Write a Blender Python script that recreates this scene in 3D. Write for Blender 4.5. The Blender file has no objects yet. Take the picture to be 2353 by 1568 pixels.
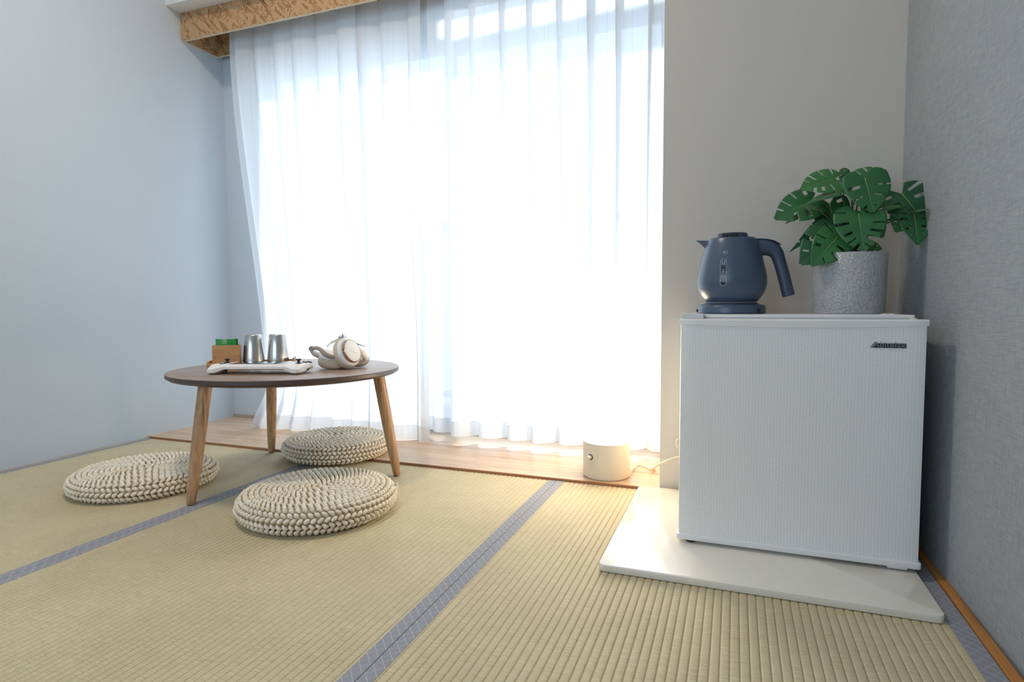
import bpy, bmesh, math, random
from mathutils import Vector, Matrix, noise

random.seed(7)
PI = math.pi
scn = bpy.context.scene
COL = scn.collection

# ------------------------------------------------------------------ camera
FPX, CX, CY, CAMH = 1359.04, 1176.5, 784.0, 0.555
YAW, PITCH, ROLL = -0.359906, -0.0616122, -0.0048235
_f = Vector((math.sin(YAW) * math.cos(PITCH), math.cos(YAW) * math.cos(PITCH), math.sin(PITCH)))
_r = Vector((math.cos(YAW), -math.sin(YAW), 0))
_u = _r.cross(_f)
RIGHT = _r * math.cos(ROLL) + _u * math.sin(ROLL)
UP = -_r * math.sin(ROLL) + _u * math.cos(ROLL)
FWD = _f
CAM = Vector((0, 0, CAMH))
cd = bpy.data.cameras.new('camera')
cam = bpy.data.objects.new('camera', cd)
COL.objects.link(cam)
cd.sensor_width = 36.0
cd.sensor_fit = 'HORIZONTAL'
cd.lens = 36.0 * FPX / 2353.0
cd.clip_start = 0.02
M = Matrix((RIGHT, UP, -FWD)).transposed().to_4x4()
M.translation = CAM
cam.matrix_world = M
scn.camera = cam


def ray(x, y):
    return RIGHT * ((x - CX) / FPX) - UP * ((y - CY) / FPX) + FWD


def gz(x, y, z=0.0):
    d = ray(x, y)
    return CAM + d * ((z - CAMH) / d.z)


def py(x, y, Y):
    d = ray(x, y)
    return CAM + d * (Y / d.y)


# ------------------------------------------------------------------ world, sun, exposure
SKY = 3.5
SUN = 4.0
CEIL = 62.0
LAMP = 15.0
w = bpy.data.worlds.new('world')
scn.world = w
w.use_nodes = True
bg = w.node_tree.nodes['Background']
bg.inputs[0].default_value = (0.64, 0.80, 1.0, 1)
bg.inputs[1].default_value = SKY
sl = bpy.data.lights.new('sun', 'SUN')
sl.energy = SUN
sl.angle = math.radians(5)
sl.color = (1.0, 0.96, 0.9)
sun = bpy.data.objects.new('sun', sl)
COL.objects.link(sun)
sun.rotation_euler = Vector((0.25, -0.86, -0.72)).to_track_quat('-Z', 'Y').to_euler()
pl = bpy.data.lights.new('window_portal', 'AREA')
pl.shape = 'RECTANGLE'
pl.size = 1.92
pl.size_y = 1.86
pl.cycles.is_portal = True
po = bpy.data.objects.new('window_portal', pl)
COL.objects.link(po)
po.location = (-1.14, 2.32, 0.92)
po.rotation_euler = (-PI / 2, 0, 0)
pl2 = bpy.data.lights.new('rear_window_portal', 'AREA')
pl2.shape = 'RECTANGLE'
pl2.size = 1.8
pl2.size_y = 1.6
pl2.cycles.is_portal = True
po2 = bpy.data.objects.new('rear_window_portal', pl2)
COL.objects.link(po2)
po2.location = (-1.35, -1.79, 1.3)
po2.rotation_euler = (PI / 2, 0, 0)
scn.view_settings.view_transform = 'Standard'
scn.view_settings.look = 'None'
scn.view_settings.gamma = 1.0
scn.view_settings.use_curve_mapping = False
scn.view_settings.exposure = 0.22
scn.cycles.use_denoising = True
scn.cycles.max_bounces = 14
scn.cycles.diffuse_bounces = 8
scn.cycles.transmission_bounces = 10
scn.cycles.transparent_max_bounces = 16
scn.cycles.sample_clamp_indirect = 8.0
scn.cycles.caustics_reflective = False
scn.cycles.caustics_refractive = False


# ------------------------------------------------------------------ materials
def hexc(s):
    s = s.lstrip('#')
    v = [int(s[i:i + 2], 16) / 255 for i in (0, 2, 4)]
    return tuple((c / 12.92 if c <= 0.04045 else ((c + 0.055) / 1.055) ** 2.4) for c in v) + (1,)


def mat(name, col, rough=0.5, metal=0.0, spec=0.5, **kw):
    m = bpy.data.materials.new(name)
    m.use_nodes = True
    b = m.node_tree.nodes['Principled BSDF']
    b.inputs['Base Color'].default_value = hexc(col) if isinstance(col, str) else tuple(col) + (1,)
    b.inputs['Roughness'].default_value = rough
    b.inputs['Metallic'].default_value = metal
    b.inputs['Specular IOR Level'].default_value = spec
    for k, v in kw.items():
        b.inputs[k].default_value = v
    return m


def N(m, t, **kw):
    n = m.node_tree.nodes.new(t)
    for k, v in kw.items():
        if k in n.inputs:
            n.inputs[k].default_value = v
        else:
            setattr(n, k, v)
    return n


def L(m, a, b):
    m.node_tree.links.new(a, b)


def BS(m):
    return m.node_tree.nodes['Principled BSDF']


def coords(m, scale=(1, 1, 1), rot=(0, 0, 0), kind='Object'):
    tc = N(m, 'ShaderNodeTexCoord')
    mp = N(m, 'ShaderNodeMapping')
    mp.inputs['Scale'].default_value = scale
    mp.inputs['Rotation'].default_value = rot
    L(m, tc.outputs[kind], mp.inputs[0])
    return mp.outputs[0]


def ramp(m, fac, stops, mode='LINEAR'):
    r = N(m, 'ShaderNodeValToRGB')
    r.color_ramp.interpolation = mode
    while len(r.color_ramp.elements) < len(stops):
        r.color_ramp.elements.new(0.5)
    for e, (p, c) in zip(r.color_ramp.elements, stops):
        e.position = p
        e.color = hexc(c) if isinstance(c, str) else tuple(c) + (1,)
    L(m, fac, r.inputs[0])
    return r.outputs[0]


def bump(m, h, strength=0.3, dist=0.001, prev=None):
    b = N(m, 'ShaderNodeBump')
    b.inputs['Strength'].default_value = strength
    b.inputs['Distance'].default_value = dist
    L(m, h, b.inputs['Height'])
    if prev:
        L(m, prev, b.inputs['Normal'])
    L(m, b.outputs[0], BS(m).inputs['Normal'])
    return b.outputs[0]


def tex(m, co, kind='Noise', scale=10, detail=3, **kw):
    t = N(m, 'ShaderNodeTex' + kind)
    t.inputs['Scale'].default_value = scale
    if 'Detail' in t.inputs:
        t.inputs['Detail'].default_value = detail
    for k, v in kw.items():
        if k in t.inputs:
            t.inputs[k].default_value = v
        else:
            setattr(t, k, v)
    L(m, co, t.inputs['Vector'])
    return t


def math_(m, op, a, b=None):
    n = N(m, 'ShaderNodeMath', operation=op)
    for i, v in enumerate((a, b)):
        if v is None:
            continue
        if isinstance(v, (int, float)):
            n.inputs[i].default_value = v
        else:
            L(m, v, n.inputs[i])
    return n.outputs[0]


def mixc(m, fac, a, b, blend='MIX'):
    n = N(m, 'ShaderNodeMix', data_type='RGBA', blend_type=blend)
    for sock, v in ((n.inputs[0], fac), (n.inputs[6], a), (n.inputs[7], b)):
        if hasattr(v, 'default_value') or hasattr(v, 'is_linked'):
            L(m, v, sock)
        elif isinstance(v, str):
            sock.default_value = hexc(v)
        else:
            sock.default_value = v
    return n.outputs[2]


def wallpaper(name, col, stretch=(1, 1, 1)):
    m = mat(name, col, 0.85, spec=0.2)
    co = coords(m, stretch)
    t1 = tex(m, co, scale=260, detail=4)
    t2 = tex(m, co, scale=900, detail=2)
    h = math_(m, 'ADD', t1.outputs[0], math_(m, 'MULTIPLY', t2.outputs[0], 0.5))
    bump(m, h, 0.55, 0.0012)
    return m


M_wall = wallpaper('wallpaper_warm_cast', '#CCC7BF')  # light grey paper, warm lamp cast mixed into its colour
M_wallL = wallpaper('wallpaper_daylight_cast', '#BFC9D2')  # light grey paper, bluish daylight cast mixed into its colour
M_wallR = mat('wallpaper_woven', '#A8ACAE', 0.88, spec=0.15)
_c = coords(M_wallR, (1, 2.5, 22))
_t = tex(M_wallR, _c, scale=14, detail=5)
_c2 = coords(M_wallR, (1, 24, 2.5))
_t2 = tex(M_wallR, _c2, scale=12, detail=4)
_hh = math_(M_wallR, 'ADD', _t.outputs[0], _t2.outputs[0])
bump(M_wallR, _hh, 0.6, 0.0022)
L(M_wallR, ramp(M_wallR, math_(M_wallR, 'MULTIPLY', _hh, 0.5), [(0.3, '#92979A'), (0.7, '#AEB4B6')]), BS(M_wallR).inputs['Base Color'])
M_ceil = wallpaper('ceiling_paper', '#D8D8D6')
M_white = mat('white_plastic', '#E9EAE8', 0.35)
M_sub = mat('subfloor', '#4A4238', 0.9)


def wood(name, cols, scale=(1.2, 14, 14), rough=0.4, spec=0.5, s=3.0):
    m = mat(name, cols[0], rough, spec=spec)
    co = coords(m, scale)
    t = tex(m, co, scale=s, detail=6, Distortion=0.6)
    t2 = tex(m, co, scale=s * 9, detail=3)
    f = math_(m, 'ADD', math_(m, 'MULTIPLY', t.outputs[0], 0.8), math_(m, 'MULTIPLY', t2.outputs[0], 0.2))
    L(m, ramp(m, f, [(0.32, cols[2]), (0.47, cols[0]), (0.62, cols[1])]), BS(m).inputs['Base Color'])
    bump(m, t2.outputs[0], 0.12, 0.0005)
    return m


M_board = wood('pale_floor_wood', ('#C9A98A', '#D3B698', '#AE8A69'), (0.9, 16, 16), 0.32)
M_nose = wood('board_edge_wood', ('#9A6A48', '#A87650', '#7E5236'), (1, 30, 30), 0.5)
M_trimR = wood('honey_trim_wood', ('#B87A3A', '#C98C4A', '#96602A'), (30, 1.5, 30), 0.5)
M_trimL = wood('grey_trim_wood', ('#A89C8C', '#B7AC9C', '#8E8272'), (30, 1.5, 30), 0.6)
M_leg = wood('oak_leg', ('#AC8560', '#BC9670', '#7E5C40'), (90, 90, 3.0), 0.42, s=2.0)
M_top = wood('walnut_top', ('#8C7464', '#9A8372', '#735C4E'), (3, 22, 22), 0.33)
M_edge = mat('dark_table_edge', '#4E3F3C', 0.42)
M_bamboo = wood('bamboo', ('#B98A58', '#C89A68', '#9E7040'), (3, 22, 22), 0.45)


def osb():
    m = mat('osb_board', '#B08A5E', 0.6, spec=0.3)
    cols = None
    prev = None
    for i, (ang, sc, st) in enumerate(((0.25, (0.13, 0.05, 0.042), 1.0), (1.05, (0.11, 0.05, 0.032), 0.45), (-0.6, (0.13, 0.05, 0.034), 0.5), (1.9, (0.08, 0.04, 0.018), 0.66), (0.75, (0.05, 0.03, 0.011), 0.8))):
        co = coords(m, sc, (0.12, ang, 0.15))
        co.node.vector_type = 'TEXTURE'
        co.node.inputs['Location'].default_value = (0.37 * i, 0.11 * i, 0.53 * i)
        v = tex(m, co, 'Voronoi', scale=1.0)
        v.distance = 'CHEBYCHEV'
        sep = N(m, 'ShaderNodeSeparateColor')
        L(m, v.outputs['Color'], sep.inputs[0])
        c = ramp(m, sep.outputs[0], [(0.0, '#4A3020'), (0.10, '#7A5538'), (0.28, '#946C48'), (0.5, '#A67F58'), (0.66, '#8A6442'), (0.8, '#B69772')], 'CONSTANT')
        if prev is None:
            prev = c
        else:
            msk = N(m, 'ShaderNodeMath', operation='GREATER_THAN')
            L(m, sep.outputs[1], msk.inputs[0])
            msk.inputs[1].default_value = st
            prev = mixc(m, msk.outputs[0], prev, c)
    g = tex(m, coords(m, (60, 60, 60)), scale=6, detail=5)
    fin = mixc(m, 0.5, prev, ramp(m, g.outputs[0], [(0.3, '#8A6440'), (0.7, '#D0AE80')]), 'OVERLAY')
    fin2 = mixc(m, 0.12, prev, fin)
    L(m, fin2, BS(m).inputs['Base Color'])
    bump(m, g.outputs[0], 0.3, 0.001)
    return m


M_osb = osb()
M_osbcut = mat('osb_cut_edge', '#C9BEA8', 0.8)


# ------------------------------------------------------------------ mesh helpers
def new_bm():
    return bmesh.new()


def box(bm, x0, x1, y0, y1, z0, z1, bev=0.0, seg=2, mtx=None):
    t = bmesh.new()
    bmesh.ops.create_cube(t, size=1.0)
    for v in t.verts:
        v.co = Vector(((x0 + x1) / 2 + v.co.x * (x1 - x0), (y0 + y1) / 2 + v.co.y * (y1 - y0), (z0 + z1) / 2 + v.co.z * (z1 - z0)))
    if bev:
        bmesh.ops.bevel(t, geom=t.edges[:], offset=bev, segments=seg, affect='EDGES', profile=0.5)
    if mtx:
        t.transform(mtx)
    me = bpy.data.meshes.new('tmp')
    t.to_mesh(me)
    t.free()
    bm.from_mesh(me)
    bpy.data.meshes.remove(me)
    return bm


def lathe(bm, prof, n=48, mtx=None, sx=1.0, sy=1.0):
    """prof: list of (r, z); r = 0 closes with a pole"""
    rings = []
    for r, z in prof:
        if r < 1e-6:
            rings.append([bm.verts.new((0, 0, z))])
        else:
            rings.append([bm.verts.new((sx * r * math.cos(2 * PI * i / n), sy * r * math.sin(2 * PI * i / n), z)) for i in range(n)])
    nv = [v for g in rings for v in g]
    for a, b in zip(rings, rings[1:]):
        for i in range(n):
            j = (i + 1) % n
            if len(a) == 1 and len(b) == 1:
                continue
            if len(a) == 1:
                bm.faces.new((a[0], b[j], b[i]))
            elif len(b) == 1:
                bm.faces.new((a[i], a[j], b[0]))
            else:
                bm.faces.new((a[i], a[j], b[j], b[i]))
    if mtx:
        bmesh.ops.transform(bm, matrix=mtx, verts=nv)
    return bm


def tube(bm, pts, rad, n=10, flat=1.0, upv=None, cap=True):
    pts = [Vector(p) for p in pts]
    m = len(pts)
    rr = rad if callable(rad) else (lambda t: rad)
    rings = []
    up = Vector(upv) if upv else None
    prevn = None
    for i, p in enumerate(pts):
        d = (pts[min(i + 1, m - 1)] - pts[max(i - 1, 0)]).normalized()
        if up is not None:
            a = (up - d * up.dot(d))
            if a.length < 1e-5:
                a = d.orthogonal()
        elif prevn is None:
            a = d.orthogonal()
        else:
            a = prevn - d * prevn.dot(d)
            if a.length < 1e-6:
                a = d.orthogonal()
        a.normalize()
        prevn = a
        b = d.cross(a)
        r = rr(i / max(1, m - 1))
        rings.append([bm.verts.new(p + a * (r * flat * math.cos(2 * PI * k / n)) + b * (r * math.sin(2 * PI * k / n))) for k in range(n)])
    for A, Bq in zip(rings, rings[1:]):
        for k in range(n):
            j = (k + 1) % n
            bm.faces.new((A[k], A[j], Bq[j], Bq[k]))
    if cap:
        bm.faces.new(rings[0][::-1])
        bm.faces.new(rings[-1])
    return bm


def prism(bm, poly, z0, z1, mtx=None):
    lo = [bm.verts.new((x, y, z0)) for x, y in poly]
    hi = [bm.verts.new((x, y, z1)) for x, y in poly]
    n = len(poly)
    bm.faces.new(lo[::-1])
    bm.faces.new(hi)
    for i in range(n):
        j = (i + 1) % n
        bm.faces.new((lo[i], lo[j], hi[j], hi[i]))
    if mtx:
        bmesh.ops.transform(bm, matrix=mtx, verts=lo + hi)
    return bm


def spline(pts, n=24):
    """Catmull-Rom through pts"""
    pts = [Vector(p) for p in pts]
    P = [pts[0] * 2 - pts[1]] + pts + [pts[-1] * 2 - pts[-2]]
    out = []
    segs = len(pts) - 1
    for i in range(segs):
        a, b, c, d = P[i:i + 4]
        k = max(2, n // segs)
        for q in range(k):
            t = q / k
            out.append(0.5 * ((2 * b) + (c - a) * t + (2 * a - 5 * b + 4 * c - d) * t * t + (3 * b - a - 3 * c + d) * t ** 3))
    out.append(pts[-1])
    return out


def finish(me, m, smooth):
    if m is not None:
        for x in (m if isinstance(m, (list, tuple)) else [m]):
            me.materials.append(x)
    if smooth:
        for p in me.polygons:
            p.use_smooth = True
        if smooth < 3:
            me.set_sharp_from_angle(angle=smooth)


def obj(name, bm, m, parent=None, smooth=0.7, loc=None, rot=None, normals=True):
    if normals:
        bmesh.ops.recalc_face_normals(bm, faces=bm.faces[:])
    me = bpy.data.meshes.new(name)
    bm.to_mesh(me)
    bm.free()
    finish(me, m, smooth)
    o = bpy.data.objects.new(name, me)
    COL.objects.link(o)
    if parent:
        o.parent = parent
    if loc is not None:
        o.location = loc
    if rot is not None:
        o.rotation_euler = rot
    return o


def tag(o, label=None, cat=None, group=None, kind=None):
    for k, v in (('label', label), ('category', cat), ('group', group), ('kind', kind)):
        if v:
            o[k] = v
    return o


def thing(name, label, cat, loc=(0, 0, 0), rotz=0.0, group=None):
    o = bpy.data.objects.new(name, None)
    o.empty_display_size = 0.05
    COL.objects.link(o)
    o.location = loc
    o.rotation_euler = (0, 0, rotz)
    tag(o, label, cat, group)
    return o


def struct(name, bm, m, label=None, smooth=0.7):
    o = obj(name, bm, m, smooth=smooth)
    return tag(o, label, None, None, 'structure')


def text_mesh(bm, s, size, mtx, extrude=0.0002, width=None, shear=0.0):
    cu = bpy.data.curves.new('txt', 'FONT')
    cu.body = s
    cu.size = size
    cu.extrude = extrude
    cu.shear = shear
    cu.align_x = 'CENTER'
    cu.align_y = 'CENTER'
    cu.resolution_u = 3
    ob = bpy.data.objects.new('txt', cu)
    COL.objects.link(ob)
    dg = bpy.context.evaluated_depsgraph_get()
    me = bpy.data.meshes.new_from_object(ob.evaluated_get(dg))
    if width and len(me.vertices):
        xs = [v.co.x for v in me.vertices]
        k = width / max(1e-6, max(xs) - min(xs))
        for v in me.vertices:
            v.co.x *= k
    me.transform(mtx)
    bm.from_mesh(me)
    bpy.data.meshes.remove(me)
    bpy.data.objects.remove(ob)
    bpy.data.curves.remove(cu)
    return bm


# ------------------------------------------------------------------ the room
LX = -2.312          # left wall
BY = 1.772           # wall behind the refrigerator
RECX = -0.2          # right side of the window recess
WY = 2.235           # window wall
EDGE = 1.765         # front edge of the wooden window board
REAR = -1.7
HT = 2.36
RXF, RXB = 0.4045, 0.392   # right wall x (near / far: the wall is not quite square)


def rwx(y):
    return RXF + (RXB - RXF) * (y - 1.38) / (BY - 1.38)


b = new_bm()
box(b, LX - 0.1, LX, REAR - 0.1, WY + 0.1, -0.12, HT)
struct('wall_left', b, M_wallL, 'light grey papered wall on the left with bluish daylight in its colour')
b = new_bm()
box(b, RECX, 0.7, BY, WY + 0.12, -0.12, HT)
struct('wall_far', b, M_wall, 'plain light grey wall behind the refrigerator with warm lamplight in its colour')
b = new_bm()
prism(b, [(rwx(REAR - 0.1), REAR - 0.1), (0.7, REAR - 0.1), (0.7, BY), (rwx(BY), BY)], -0.12, HT)
struct('wall_right', b, M_wallR, 'grey woven textured wall on the right')
WX0, WX1, WZ1 = -2.10, RECX, 1.86
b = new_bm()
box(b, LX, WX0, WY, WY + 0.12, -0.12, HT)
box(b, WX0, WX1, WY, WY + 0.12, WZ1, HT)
box(b, WX0, -1.17, WY, WY + 0.12, 1.695, WZ1)  # opaque infill added to keep sun off the top of the left curtain
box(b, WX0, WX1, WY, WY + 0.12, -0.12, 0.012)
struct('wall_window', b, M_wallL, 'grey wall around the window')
RW0, RW1, RZ0, RZ1 = -2.25, -0.45, 0.5, 2.1
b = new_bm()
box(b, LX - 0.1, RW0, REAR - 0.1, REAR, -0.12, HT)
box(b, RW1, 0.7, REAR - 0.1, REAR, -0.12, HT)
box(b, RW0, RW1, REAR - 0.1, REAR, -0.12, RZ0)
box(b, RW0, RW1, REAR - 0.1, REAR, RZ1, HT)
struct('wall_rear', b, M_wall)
b = new_bm()
box(b, LX - 0.1, 0.7, REAR - 0.1, WY + 0.12, HT, HT + 0.1)
struct('ceiling', b, M_ceil)
b = new_bm()
box(b, LX, RECX, 1.935, WY, 1.845, HT)
struct('trim_1', b, M_ceil, 'dropped white lintel above the window recess')
b = new_bm()
box(b, RXF - 0.0165, RXF + 0.001, REAR, 1.38, -0.05, 0.003, 0.001, 1)
t = new_bm()
prism(b, [(RXF - 0.0165, 1.38), (RXF + 0.001, 1.38), (rwx(BY) + .001, BY), (rwx(BY) - 0.0165, BY)], -0.05, 0.003)
t.free()
struct('trim_2', b, M_trimR, 'honey coloured wooden strip along the right wall')
b = new_bm()
box(b, LX, LX + 0.017, REAR, EDGE, -0.05, 0.003, 0.001, 1)
struct('trim_3', b, M_trimL, 'thin greyish wooden strip along the left wall')
b = new_bm()
box(b, LX, WX0, WY - 0.008, WY, 0.008, 0.022, 0.001, 1)
struct('baseboard_window', b, M_trimL)

# floors
b = new_bm()
box(b, LX, RXF, REAR, EDGE, -0.12, -0.056)
floor = struct('floor', b, M_sub, 'tatami floor with grey patterned borders')
b = new_bm()
box(b, LX, RECX, EDGE + 0.004, WY, -0.12, 0.008)
floor2 = struct('floor', b, M_board, 'pale wooden floor board below the window')
b = new_bm()
box(b, LX + 0.017, RECX + 0.25, EDGE - 0.001, EDGE + 0.0045, -0.05, 0.0078, 0.001, 1)
obj('board_edge', b, M_nose, floor2)

# tatami: a corrugated woven face (ribs run along Y) and cloth borders
M_tat = mat('tatami_weave', '#B3A684', 0.62, spec=0.35)
_tc = N(M_tat, 'ShaderNodeTexCoord')
_sp = N(M_tat, 'ShaderNodeSeparateXYZ')
L(M_tat, _tc.outputs['Object'], _sp.inputs[0])
RIB = 0.0148
_rid = math_(M_tat, 'FLOOR', math_(M_tat, 'DIVIDE', _sp.outputs[0], RIB))
_wn = N(M_tat, 'ShaderNodeTexWhiteNoise', noise_dimensions='1D')
L(M_tat, _rid, _wn.inputs['W'])
_cmb = N(M_tat, 'ShaderNodeCombineXYZ')
L(M_tat, math_(M_tat, 'MULTIPLY', _sp.outputs[0], 20), _cmb.inputs[0])
L(M_tat, math_(M_tat, 'ADD', math_(M_tat, 'MULTIPLY', _sp.outputs[1], 420), math_(M_tat, 'MULTIPLY', _wn.outputs[0], 50)), _cmb.inputs[1])
_st = N(M_tat, 'ShaderNodeTexNoise')
_st.inputs['Scale'].default_value = 1.0
_st.inputs['Detail'].default_value = 3
L(M_tat, _cmb.outputs[0], _st.inputs['Vector'])
_big = N(M_tat, 'ShaderNodeTexNoise')
_big.inputs['Scale'].default_value = 5
L(M_tat, _tc.outputs['Object'], _big.inputs['Vector'])
_cc = ramp(M_tat, _st.outputs[0], [(0.25, '#B2A482'), (0.5, '#C6B998'), (0.75, '#D6CBAE')])
_cc2 = mixc(M_tat, 0.3, _cc, ramp(M_tat, _big.outputs[0], [(0.35, '#B0A37E'), (0.65, '#CABD9A')]))
L(M_tat, _cc2, BS(M_tat).inputs['Base Color'])
bump(M_tat, _st.outputs[0], 0.8, 0.002)

M_heri = mat('grey_border_cloth', '#84868C', 0.75, spec=0.25)
_tc = N(M_heri, 'ShaderNodeTexCoord')
_sp = N(M_heri, 'ShaderNodeSeparateXYZ')
L(M_heri, _tc.outputs['Object'], _sp.inputs[0])


def _line(k, w):
    s = math_(M_heri, 'ADD', math_(M_heri, 'DIVIDE', _sp.outputs[1], 0.022), math_(M_heri, 'MULTIPLY', _sp.outputs[0], k / 0.022))
    a = math_(M_heri, 'ABSOLUTE', math_(M_heri, 'SUBTRACT', math_(M_heri, 'FRACT', s), 0.5))
    return math_(M_heri, 'LESS_THAN', a, w)


_l1 = math_(M_heri, 'MULTIPLY', _line(1.1, 0.028), 0.6)
_l2 = math_(M_heri, 'MULTIPLY', _line(-1.1, 0.022), 0.4)
_fine = tex(M_heri, _tc.outputs['Object'], scale=1500, detail=2)
_gc = ramp(M_heri, _fine.outputs[0], [(0.3, '#84868E'), (0.7, '#9A9CA4')])
L(M_heri, mixc(M_heri, math_(M_heri, 'MAXIMUM', _l1, _l2), _gc, '#CCD2DA'), BS(M_heri).inputs['Base Color'])
bump(M_heri, _fine.outputs[0], 0.3, 0.0004)

SEAMS = [LX + 0.018, -1.391, -0.5156, RXF - 0.0175]
BW = 0.026


def tatami(x0, x1, label, bl, br):
    y0, y1 = REAR + 0.001, EDGE - 0.002
    W = x1 - x0
    t = new_bm()
    box(t, 0, W, y0, y1, -0.056, -0.003)
    o = obj('tatami_mat', t, M_tat, floor, loc=(x0, 0, 0))
    tag(o, label)
    # woven face
    ax, bx = bl - 0.002, W - br + 0.002
    i0, i1 = int(ax / RIB), int(bx / RIB) + 1
    prof = []
    for i in range(i0, i1):
        for f in (0.0, 0.06, 0.16, 0.32, 0.5, 0.68, 0.84, 0.94):
            x = (i + f) * RIB
            if ax <= x <= bx:
                z = -0.0024 + 0.0024 * math.sqrt(max(0, 1 - abs(2 * f - 1) ** 4.0)) if f else -0.0030
                prof.append((x, z))
    vs, fs = [], []
    ny = 2
    for (x, z) in prof:
        vs += [(x, y0, z), (x, y1, z)]
    for k in range(len(prof) - 1):
        fs.append((2 * k, 2 * k + 2, 2 * k + 3, 2 * k + 1))
    me = bpy.data.meshes.new('woven_face')
    me.from_pydata(vs, [], fs)
    finish(me, M_tat, 3)
    wf = bpy.data.objects.new('woven_face', me)
    COL.objects.link(wf)
    wf.parent = o
    for (a, c) in ((0.0005, bl), (W - br, W - 0.0005)):
        t = new_bm()
        box(t, -(c - a) / 2, (c - a) / 2, y0, y1, -0.03, 0.0006, 0.0006, 1)
        obj('border_cloth', t, M_heri, o, loc=((a + c) / 2, 0, 0))
    return o


tatami(SEAMS[0], SEAMS[1], 'tatami mat along the left wall', 0.020, BW)
tatami(SEAMS[1], SEAMS[2], 'middle tatami mat under the front cushion', BW, BW)
tatami(SEAMS[2], SEAMS[3], 'tatami mat under the refrigerator board', BW, 0.033)

# ------------------------------------------------------------------ window and balcony
M_alu = mat('window_frame_metal', '#9AA2AA', 0.4, 0.6)
M_glass = bpy.data.materials.new('window_glass')
M_glass.use_nodes = True
nt = M_glass.node_tree
nt.nodes.remove(nt.nodes['Principled BSDF'])
tr = nt.nodes.new('ShaderNodeBsdfTransparent')
tr.inputs[0].default_value = (0.96, 0.98, 0.98, 1)
gl = nt.nodes.new('ShaderNodeBsdfGlossy')
gl.inputs['Roughness'].default_value = 0.02
mx = nt.nodes.new('ShaderNodeMixShader')
mx.inputs[0].default_value = 0.05
nt.links.new(tr.outputs[0], mx.inputs[1])
nt.links.new(gl.outputs[0], mx.inputs[2])
nt.links.new(mx.outputs[0], nt.nodes['Material Output'].inputs[0])

win = thing('window_1', 'tall sliding window behind the sheer curtains', 'window', (0, 0, 0))
del win['category']
win['kind'] = 'structure'
b = new_bm()
f0, f1 = WY + 0.015, WY + 0.095
box(b, WX0, WX0 + 0.03, f0, f1, 0.012, 1.695)
box(b, WX1 - 0.03, WX1, f0, f1, 0.012, WZ1)
box(b, WX0 + 0.03, WX1 - 0.03, f0, f1, 0.012, 0.034)
box(b, -1.17, WX1 - 0.03, f0, f1, WZ1 - 0.03, WZ1)
box(b, WX0 + 0.03, WX1 - 0.03, f0, f1, 1.635, 1.695)
obj('window_frame', b, M_alu, win, 0)
mid = -1.12
for k, (xa, xb, ya) in enumerate(((WX0 + 0.03, mid + 0.03, f0 + 0.008), (mid - 0.03, WX1 - 0.03, f0 + 0.042))):
    b = new_bm()
    s = 0.04
    box(b, xa, xa + s, ya, ya + 0.025, 0.034, 1.635)
    box(b, xb - s, xb, ya, ya + 0.025, 0.034, 1.635)
    box(b, xa + s, xb - s, ya, ya + 0.025, 0.034, 0.06)
    box(b, xa + s, xb - s, ya, ya + 0.025, 1.595, 1.635)
    sash = obj('sash', b, M_alu, win, 0)
    b = new_bm()
    box(b, xa + s, xb - s, ya + 0.01, ya + 0.014, 0.06, 1.595)
    obj('pane', b, M_glass, sash, 0)
b = new_bm()
box(b, -1.17, WX1 - 0.03, f0 + 0.03, f0 + 0.034, 1.695, WZ1 - 0.03)
obj('pane', b, M_glass, win, 0)

rwin = thing('window_2', None, None)
rwin['kind'] = 'structure'
b = new_bm()
for a_ in ((RW0, RW0 + 0.04, RZ0, RZ1), (RW1 - 0.04, RW1, RZ0, RZ1), (RW0 + 0.04, RW1 - 0.04, RZ0, RZ0 + 0.04), (RW0 + 0.04, RW1 - 0.04, RZ1 - 0.04, RZ1), ((RW0 + RW1) / 2 - 0.03, (RW0 + RW1) / 2 + 0.03, RZ0 + 0.04, RZ1 - 0.04)):
    box(b, a_[0], a_[1], REAR - 0.08, REAR - 0.02, a_[2], a_[3])
obj('window_frame', b, M_alu, rwin, 0)
M_conc = mat('balcony_concrete', '#B9B9B6', 0.8)
b = new_bm()
box(b, -4.2, 1.6, WY + 0.12, 3.5, -0.25, -0.1)
struct('floor', b, M_conc, 'concrete balcony floor outside the window')
rail = thing('balcony_railing', 'pale balcony railing seen faintly through the curtain', 'railing', (0, 3.42, -0.1))
b = new_bm()
box(b, -4.2, 1.6, -0.03, 0.03, 1.12, 1.18, 0.006, 1)
obj('top_rail', b, M_alu, rail)
b = new_bm()
box(b, -4.2, 1.6, -0.02, 0.02, 0.06, 0.10)
obj('bottom_rail', b, M_alu, rail)
bar0 = None
for i in range(30):
    x = -3.0 + i * 0.12
    if bar0 is None:
        b = new_bm()
        box(b, -0.012, 0.012, -0.012, 0.012, 0, 1.12)
        bar0 = obj('baluster', b, M_alu, rail, 0, (x, 0, 0))
    else:
        o = bar0.copy()
        COL.objects.link(o)
        o.parent = rail
        o.location = (x, 0, 0)

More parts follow.
